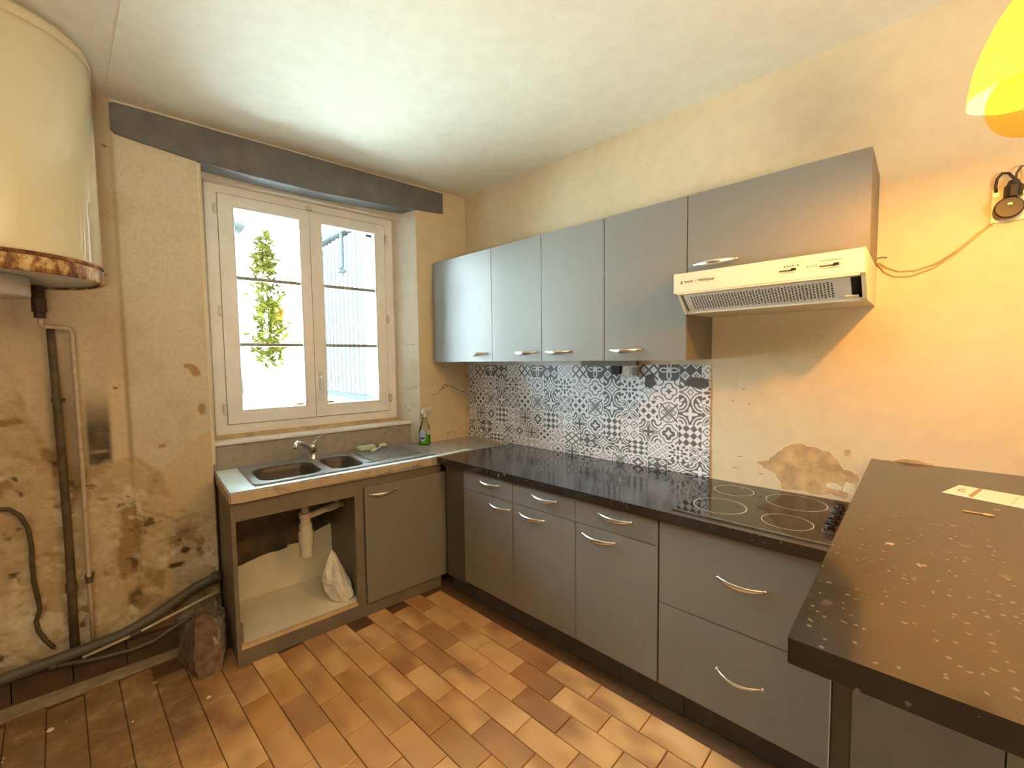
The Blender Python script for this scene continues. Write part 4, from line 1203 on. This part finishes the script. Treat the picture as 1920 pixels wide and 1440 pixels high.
part('collar', MB().lathe([(.0155, 0), (.0155, .022), (.012, .026)], (bcx, bcy, H + .196), 16), M_white, bt)
part('spray_head', MB().prism([(bcx - .020, H + .222), (bcx - .012, H + .250), (bcx + .055, H + .262), (bcx + .055, H + .246), (bcx + .018, H + .236), (bcx + .012, H + .222)], 'y', bcy - .009, bcy + .009), M_white, bt, .003)
part('trigger', MB().tube([(bcx + .026, bcy, H + .238), (bcx + .034, bcy, H + .218), (bcx + .032, bcy, H + .200)], [.005, .004, .003], 8), M_white, bt, smooth=True)

# siphon under the sink
dt = thing('drain_trap', 'white plastic sink drain trap hanging in the open bay', 'drain', (-1.262, -.2, .6), WA)
part('tail_pipe', MB().lathe([(.036, .690), (.036, .672), (.022, .670), (.022, .56)], (-1.35 + .088, -.2, 0), 18), M_white, dt, smooth=False)
part('collar_nut', MB().lathe([(.030, .600), (.034, .597), (.034, .572), (.030, .569)], (-1.262, -.2, 0), 12), M_white, dt)
part('trap_cup', MB().lathe([(.028, .568), (.028, .535), (.034, .533), (.034, .495), (.040, .490), (.040, .425), (.034, .420), (.034, .350), (.026, .344), (0, .344)], (-1.262, -.2, 0), 20), M_white, dt, smooth=False)
part('outlet_pipe', MB().tube([(-1.240, -.2, .575), (-1.15, -.2, .592), (-1.07, -.2, .607)], .0185, 12), M_white, dt, smooth=True)
part('pipe_sleeve', MB().tube([(-1.145, -.2, .593), (-1.055, -.2, .610)], .024, 14), M_heat_cap, dt, smooth=True)
part('second_outlet', MB().lathe([(.030, .690), (.030, .670), (.018, .665), (.018, .615)], (-1.085, -.2, 0), 16), M_heat_cap, dt)
part('brass_screw', MB().tube([(-1.21, -.2, .655), (-1.165, -.2, .668)], .012, 8), M_white, dt)

# bag
def bag_mesh():
    bmx = bmesh.new(); r = random.Random(21)
    pts = [(-1.145, -.265, .366), (-1.165, -.27, .325), (-1.125, -.25, .33), (-1.205, -.29, .235), (-1.150, -.36, .22), (-1.098, -.22, .27), (-1.078, -.31, .21), (-1.190, -.22, .20),
           (-1.205, -.30, .17), (-1.175, -.30, .108), (-1.165, -.35, .105), (-1.10, -.385, .101), (-1.068, -.37, .115), (-1.062, -.30, .16), (-1.062, -.25, .11), (-1.12, -.20, .102), (-1.165, -.22, .102), (-1.085, -.37, .16)]
    for p in pts: bmx.verts.new(p)
    bmesh.ops.convex_hull(bmx, input=bmx.verts); bmesh.ops.triangulate(bmx, faces=bmx.faces)
    bmesh.ops.subdivide_edges(bmx, edges=bmx.edges, cuts=2, use_grid_fill=True)
    bmx.normal_update()
    for v in bmx.verts:
        k = .010 if r.random() < .5 else -.008
        q = v.co + v.normal * k * r.random()
        if v.co.z > .104: v.co = Vector((min(q.x, -1.057), max(q.y, -.40), max(q.z, .1005)))
    bmesh.ops.triangulate(bmx, faces=bmx.faces); bmx.verts.index_update()
    mb = MB(); mb.add([tuple(v.co) for v in bmx.verts], [tuple(v.index for v in f.verts) for f in bmx.faces]); bmx.free()
    return mb
bg_ = link_mesh('plastic_bag', bag_mesh(), M_bag, None, (-1.12, -.275, .0995), WA)
tag(bg_, 'crumpled white plastic bag standing in the open bay', 'bag')

# ------------------------------------------------------------------ water heater
wh = thing('water_heater', 'large cream water heater with rusty rim hung high on the left', 'heater', (-2.30, -.32, 1.763), WA)
cx, cy, R = -2.299, -.319, .278
part('tank', MB().lathe([(R - .003, 1.8275), (R, 1.829), (R, 1.84), (R, 2.2), (R, 2.58), (R, 2.597), (R - .003, 2.6)], (cx, cy, 0), 96, caps=False), M_tank, wh, smooth=True).data
part('top_cap', MB().lathe([(R - .002, 2.601), (R + .002, 2.604), (R + .002, 2.630), (R - .006, 2.645), (R - .03, 2.652), (0, 2.656)], (cx, cy, 0), 72), M_tank, wh, smooth=True)
part('rust_seam', MB().lathe([(R + .001, 1.818), (R + .0035, 1.822), (R + .0035, 1.828), (R + .001, 1.832)], (cx, cy, 0), 72), M_rustline, wh, label='rusty seam')
part('skirt', MB().lathe([(R - .012, 1.765), (R - .004, 1.763), (R + .002, 1.768), (R + .003, 1.815), (R - .001, 1.8175)], (cx, cy, 0), 72, caps=False), M_rust, wh, smooth=True, label='rust-streaked lower rim')
part('bottom_disc', MB().lathe([(.0001, 1.776), (R - .013, 1.772), (R - .013, 1.780), (.0001, 1.784)], (cx, cy, 0), 72), M_heat_cap, wh, smooth=True)
part('thermostat_cap', MB().lathe([(.095, 1.7715), (.095, 1.705), (.090, 1.697), (0, 1.695)], (-2.32, -.33, 0), 36), M_heat_cap, wh, smooth=True)
part('wall_bracket', MB().box(-2.45, -2.15, -.05, -.0005, 2.35, 2.42), M_cab_dark, wh)
part('wall_bracket', MB().box(-2.45, -2.15, -.05, -.0005, 1.95, 2.02), M_cab_dark, wh)
part('cold_inlet', MB().lathe([(.020, 1.7715), (.020, 1.725), (.023, 1.722), (.023, 1.665), (.018, 1.662), (.018, 1.640)], (-2.232, -.105, 0), 18), M_pipe_red, wh, label='dark red brown inlet fitting')

# pipes on the wall
wp = thing('water_pipe', 'thin off-white pipe running from the heater down the peeling wall', 'pipe', (-2.15, -.03, .2), WA)
part('pipe', MB().tube([(-2.232, -.105, 1.6385), (-2.232, -.105, 1.615)] + [(-2.228, -.098, 1.607), (-2.20, -.06, 1.605), (-2.170, -.032, 1.604)] + [(-2.155, -.026, 1.600), (-2.148, -.025, 1.585), (-2.147, -.025, 1.3), (-2.145, -.025, 1.0), (-2.147, -.025, .7), (-2.149, -.025, .40), (-2.149, -.025, .135)], .0085, 10), M_pipe_white, wp, smooth=True)
part('pipe_clip', MB().box(-2.162, -2.130, -.018, .008, 1.282, 1.296), M_pipe_white, wp, .002)
part('pipe_clip', MB().box(-2.163, -2.133, -.018, .008, .46, .474), M_pipe_dark, wp, .002)
part('coupling', MB().lathe([(.013, 0), (.013, .028)], (-2.148, -.025, .44), 12), M_pipe_dark, wp)
op = thing('old_pipe', 'dark grimy vertical pipe left of the thin white pipe', 'pipe', (-2.208, -.02, .2), WA)
part('pipe', MB().tube([(-2.214, -.022, 1.60), (-2.210, -.022, 1.30), (-2.206, -.022, .95), (-2.205, -.022, .6), (-2.207, -.022, .4), (-2.210, -.022, .130)], [.013, .014, .015, .015, .016, .017], 12), M_pipe_dark, op, smooth=True)
part('pipe_clip', MB().box(-2.23, -2.186, -.014, .008, 1.28, 1.294), M_pipe_dark, op, .002)
part('coupling', MB().lathe([(.020, 0), (.020, .04)], (-2.207, -.022, .42), 12), M_pipe_dark, op)
dp = thing('waste_pipe', 'thick grey waste pipe sloping along the foot of the wall', 'pipe', (-2.0, -.05, .2), WA)
part('pipe', MB().tube([(-2.80, -.066, .112), (-2.45, -.066, .135), (-2.20, -.066, .152), (-2.05, -.064, .165), (-1.93, -.060, .205), (-1.84, -.056, .250), (-1.76, -.052, .288), (-1.70, -.050, .305), (-1.652, -.048, .310)], .024, 16), M_pipe_grey, dp, smooth=True)
part('socket_end', MB().tube([(-1.690, -.049, .308), (-1.660, -.048, .311)], .029, 16), M_pipe_grey, dp, smooth=True)
c1 = thing('grimy_cable', 'grimy cable hanging in a loose curve on the far left of the wall', 'cable', (-2.32, -.01, .2), WA)
part('sheath', MB().tube([(-4.2, -.012, .55), (-3.4, -.012, .62), (-2.9, -.012, .70), (-2.62, -.012, .80), (-2.52, -.012, .835), (-2.42, -.012, .845), (-2.375, -.012, .835), (-2.345, -.012, .800), (-2.325, -.012, .74), (-2.319, -.012, .66), (-2.321, -.012, .58), (-2.320, -.012, .50), (-2.312, -.012, .42), (-2.308, -.014, .37), (-2.322, -.016, .325), (-2.317, -.02, .28), (-2.298, -.03, .235), (-2.272, -.036, .19)], .0085, 10), M_cable, c1, smooth=True)
part('cable_end', MB().tube([(-2.271, -.036, .1895), (-2.262, -.038, .184)], .005, 8), M_brass, c1, smooth=True)
c2 = thing('floor_hose', 'thin dark hose lying along the skirting below the thick pipe', 'hose', (-2.0, -.09, .1), WA)
part('hose', MB().tube([(-2.26, -.085, .128), (-2.12, -.098, .105), (-2.02, -.103, .098), (-1.94, -.105, .105), (-1.86, -.105, .14), (-1.78, -.10, .165), (-1.70, -.09, .21), (-1.66, -.08, .225)], .009, 10), M_pipe_grey, c2, smooth=True)
part('hose_end', MB().tube([(-2.285, -.083, .132), (-2.262, -.085, .1285)], .012, 10), M_pipe_dark, c2, smooth=True)
c3 = thing('copper_pipe', 'thin bare pipe above the skirting beside the broken stone', 'pipe', (-1.9, -.07, .1), WA)
part('pipe', MB().tube([(-2.18, -.100, .135), (-2.0, -.098, .165), (-1.86, -.094, .200), (-1.76, -.09, .225), (-1.668, -.085, .245)], .007, 8), M_pipe_white, c3, smooth=True)
part('joint', MB().tube([(-2.02, -.098, .162), (-1.98, -.0975, .170)], .010, 8), M_pipe_dark, c3, smooth=True)

# broken stone
def stone():
    bmx = bmesh.new()
    pts = [(-1.855, -.17, .0008), (-1.79, -.40, .0008), (-1.695, -.385, .0008), (-1.655, -.20, .0008), (-1.77, -.13, .0008),
           (-1.800, -.385, .10), (-1.700, -.375, .11), (-1.785, -.33, .215), (-1.715, -.31, .225), (-1.662, -.20, .20), (-1.690, -.16, .245), (-1.77, -.20, .235), (-1.83, -.17, .11), (-1.78, -.14, .13), (-1.665, -.27, .15)]
    for p in pts: bmx.verts.new(p)
    bmesh.ops.convex_hull(bmx, input=bmx.verts)
    bmesh.ops.triangulate(bmx, faces=bmx.faces)
    bmesh.ops.subdivide_edges(bmx, edges=bmx.edges, cuts=3, use_grid_fill=True)
    r = random.Random(3)
    for v in bmx.verts:
        k = .006
        if v.co.z > .012: v.co += Vector((r.uniform(-k, k), r.uniform(-k, k), r.uniform(-k, k)))
    bmx.verts.index_update()
    mb = MB(); mb.add([tuple(v.co) for v in bmx.verts], [tuple(v.index for v in f.verts) for f in bmx.faces]); bmx.free()
    return mb
so = link_mesh('broken_stone', stone(), [M_stone, M_stone2], None, (-1.76, -.27, .0008), WA, .002)
tag(so, 'brown broken stone block leaning against the sink unit side', 'stone')
for p in so.data.polygons:
    if p.normal.x > .55 and p.center.z > .02: p.material_index = 1

# ------------------------------------------------------------------ pendant lamp
pc = (-.79, -2.71)
pd = thing('pendant_lamp', 'yellow pendant lamp with pleated shade at the top right', 'lamp', (pc[0], pc[1], 2.0))
n = 48; prof = [(.100, 1.985), (.099, 2.005), (.092, 2.05), (.080, 2.09), (.064, 2.13), (.045, 2.165), (.028, 2.185)]
mb = MB(); vv = []
for r, z in prof:
    for j in range(n):
        a = 2 * math.pi * j / n; k = 1 + .045 * abs(math.sin(a * 4)) - .02
        vv.append((pc[0] + r * k * math.cos(a), pc[1] + r * k * math.sin(a), z))
mb.add(vv, [(i * n + j, i * n + (j + 1) % n, (i + 1) * n + (j + 1) % n, (i + 1) * n + j) for i in range(len(prof) - 1) for j in range(n)])
part('shade', mb, M_shade, pd, smooth=True)
part('globe', MB().lathe([(.030, 2.045)] + [(.072 * math.sin(math.radians(a)) + 1e-5, 1.966 - .072 * math.cos(math.radians(a))) for a in range(150, -1, -10)][::-1][::-1], (pc[0], pc[1], 0), 32, caps=False), M_globe, pd, smooth=True, label='smoky glass globe')
part('socket', MB().lathe([(.022, 2.05), (.022, 2.19), (.010, 2.205)], (pc[0], pc[1], 0), 20), M_bakelite, pd)
part('cord', MB().tube([(pc[0], pc[1], 2.2055), (pc[0], pc[1], CEIL - .031)], .0035, 8), M_dark, pd)
part('ceiling_rose', MB().lathe([(.045, CEIL - .0005), (.045, CEIL - .012), (.020, CEIL - .030), (.006, CEIL - .0305)], (pc[0], pc[1], 0), 24), M_white, pd)

# wall connection with bare lamp holder
wc = thing('wall_connector', 'dark lamp holder with looped wires on a plate at the right edge', 'fitting', (-.02, -2.75, 1.93))
part('plate', MB().box(-.010, -.0008, -2.790, -2.712, 1.880, 1.985), M_hood_face, wc, .002)
part('holder', MB().lathe([(.030, -.055), (.034, -.050), (.034, -.030), (.026, -.026), (.026, -.0105)], (0, -2.748, 1.915), 22, 'x'), M_bakelite, wc, smooth=False)
part('holder_body', MB().lathe([(.021, 0), (.021, .034), (.015, .042), (.012, .052)], (-.036, -2.757, 1.950), 16), M_bakelite, wc)
part('screw_clip', MB().box(-.020, -.0105, -2.728, -2.713, 1.962, 1.976), M_brass, wc, .002)
part('screw_clip', MB().box(-.020, -.0105, -2.789, -2.777, 1.958, 1.970), M_brass, wc, .002)
part('screw_clip', MB().box(-.062, -.0555, -2.754, -2.744, 1.921, 1.927), M_brass, wc, .001)
part('wire_loop', MB().tube([(-.036, -2.760, 1.985), (-.034, -2.757, 2.01), (-.030, -2.745, 2.030), (-.024, -2.732, 2.035), (-.020, -2.722, 2.022), (-.018, -2.719, 2.0), (-.016, -2.721, 1.977)], .0042, 8), M_bakelite, wc, smooth=True)
part('wire_loop', MB().tube([(-.036, -2.762, 2.0), (-.032, -2.762, 2.025), (-.028, -2.772, 2.045), (-.024, -2.782, 2.045), (-.020, -2.784, 2.02), (-.018, -2.782, 1.971)], .003, 8), M_cable, wc, smooth=True)
hc = thing('hood_cable', 'loose pair of thin beige wires from the hood to the wall connector', 'cable', (-.01, -2.57, 1.74))
part('wire', MB().tube([(-.012, -2.4235, 1.795), (-.010, -2.435, 1.790), (-.006, -2.455, 1.772), (-.004, -2.485, 1.755), (-.004, -2.53, 1.752), (-.004, -2.585, 1.768), (-.004, -2.64, 1.808), (-.004, -2.685, 1.853), (-.004, -2.716, 1.879)], .0026, 8), M_wire, hc, smooth=True)
part('wire', MB().tube([(-.012, -2.4235, 1.790), (-.010, -2.432, 1.782), (-.006, -2.445, 1.758), (-.004, -2.475, 1.737), (-.004, -2.52, 1.733), (-.004, -2.58, 1.754), (-.004, -2.635, 1.797), (-.004, -2.68, 1.843), (-.004, -2.713, 1.8785)], .0026, 8), M_wire, hc, smooth=True)
part('wire_end', MB().tube([(-.012, -2.4235, 1.812), (-.008, -2.435, 1.816), (-.006, -2.452, 1.812)], .0016, 6), M_cable, hc, smooth=True)

# ------------------------------------------------------------------ outside
yd = MB().box(-7, 6, .36, 16, -.35, -.25)
struct('yard', yd, M_ground_out, WA, origin=(0, 5, -.25), label='pale yard outside the window')
sh = thing('metal_shed', 'white corrugated metal shed seen through the right window leaf', 'building', (1.2, 5, -.25), WA)
# long side running away from the house
sx0 = .55
def shed_sheet(i, y0, y1):
    pts = []; w = (y1 - y0) / 5
    prof = []
    for k in range(5):
        y = y0 + k * w
        prof += [(0, y), (0, y + w * .55), (-.022, y + w * .65), (-.022, y + w * .92)]
    prof.append((0, y1 - .001))
    poly = [(sx0 + a, b) for a, b in prof] + [(sx0 + .03, y1 - .001), (sx0 + .03, y0)]
    return MB().prism(poly, 'z', .95, 3.35 + .035 * i)
for i in range(3): part('metal_sheet', shed_sheet(i, 4.2 + .9 * i - .9, 4.2 + .9 * i), M_metal_clad, sh)
for i in range(14): part('groove_shade_strip', MB().box(sx0 - .032, sx0 - .023, 3.33 + .18 * i + .0, 3.33 + .18 * i + .055, .96, 3.32), M_clad_trim, sh)  # added dark strips paint the shadow lines of the corrugation
part('lower_rail', MB().box(sx0 - .04, sx0 + .03, 3.2, 5.9, .86, .945), M_clad_trim, sh)
part('base_wall', MB().box(sx0 + .0, sx0 + .2, 3.2, 5.9, -.25, .855), M_render, sh)
part('gable_wall', MB().box(sx0 + .035, 1.5, 3.3, 5.9, .95, 3.2), M_metal_clad, sh)
part('roof_edge', MB().prism([(3.2, 3.36), (5.4, 3.47), (5.4, 3.55), (3.2, 3.44)], 'x', sx0 - .08, 1.55), M_clad_trim, sh)
part('gutter_pipe', MB().tube([(sx0 - .06, 4.0, 3.45), (sx0 - .06, 4.0, 2.9), (sx0 - .09, 4.0, 2.85)], .03, 8), M_clad_trim, sh)
part('bracket', MB().box(sx0 - .12, sx0 - .02, 3.93, 4.07, 2.80, 2.84), M_clad_trim, sh)
nb = thing('neighbour_wall', 'white rendered house wall seen at the left of the window', 'wall', (-1.2, 5, -.25), WA)
part('wall', MB().box(-2.2, -1.02, 3.2, 3.4, -.25, 3.3), M_render, nb)
part('roof_verge', MB().prism([(-2.2, 3.3), (-.92, 3.02), (-.92, 3.06), (-2.2, 3.36)], 'y', 3.1, 3.5), M_clad_trim, nb)
part('wall_corner', MB().box(-1.019, -.995, 3.15, 3.45, -.25, 2.9), M_metal_clad, nb)
part('meter_box', MB().box(-1.10, -1.035, 3.10, 3.199, 1.05, 1.25), M_clad_trim, nb)
def leaves(mb, c, rx, rz, count, size, r):
    for _ in range(count):
        a = r.uniform(0, 2 * math.pi); h = r.uniform(-1, 1); q = math.sqrt(max(0, 1 - h * h)) * r.uniform(.3, 1)
        p = Vector((c[0] + rx * q * math.cos(a), c[1] + rx * q * math.sin(a), c[2] + rz * h))
        d = Vector((r.uniform(-1, 1), r.uniform(-1, 1), r.uniform(-.6, 1))).normalized(); s = d.cross(Vector((r.uniform(-1, 1), r.uniform(-1, 1), r.uniform(-1, 1)))).normalized()
        l = size * r.uniform(.6, 1.3); w = l * .16
        up_ = d.cross(s) * l * .06
        mb.add([p, p + d * l * .5 + s * w + up_, p + d * l, p + d * l * .5 - s * w + up_], [(0, 1, 2, 3)])
    return mb
rr = random.Random(8)
t1 = thing('garden_tree', 'tall leafy evergreen seen through the left window leaf', 'tree', (-.42, 5, -.25), WA)
part('trunk', MB().tube([(-.42, 5, -.25), (-.41, 5, 1.0), (-.38, 5.02, 2.0), (-.36, 5, 3.0)], [.06, .05, .035, .015], 8), M_trunk, t1, smooth=True)
lf = MB()
for z, r in ((1.62, .22), (1.9, .24), (2.2, .25), (2.5, .24), (2.8, .19), (3.05, .14), (3.25, .08)): leaves(lf, (-.36, 5, z), r, .2, 125, .15, rr)
o = part('foliage', lf, M_leaf2, t1); o['kind'] = 'stuff'
t2 = thing('garden_shrub', 'low yellow green shrub seen between the two window leaves', 'shrub', (-.06, 6.2, -.25), WA)
part('trunk', MB().tube([(-.06, 6.2, -.25), (-.06, 6.2, 1.2), (-.03, 6.2, 1.7)], [.04, .03, .01], 8), M_trunk, t2, smooth=True)
lf = MB()
for z, r in ((1.6, .22), (1.85, .30), (2.1, .26), (2.35, .16)): leaves(lf, (-.05, 6.2, z), r, .2, 90, .16, rr)
o = part('foliage', lf, M_leaf, t2); o['kind'] = 'stuff'

bpy.context.view_layer.update()
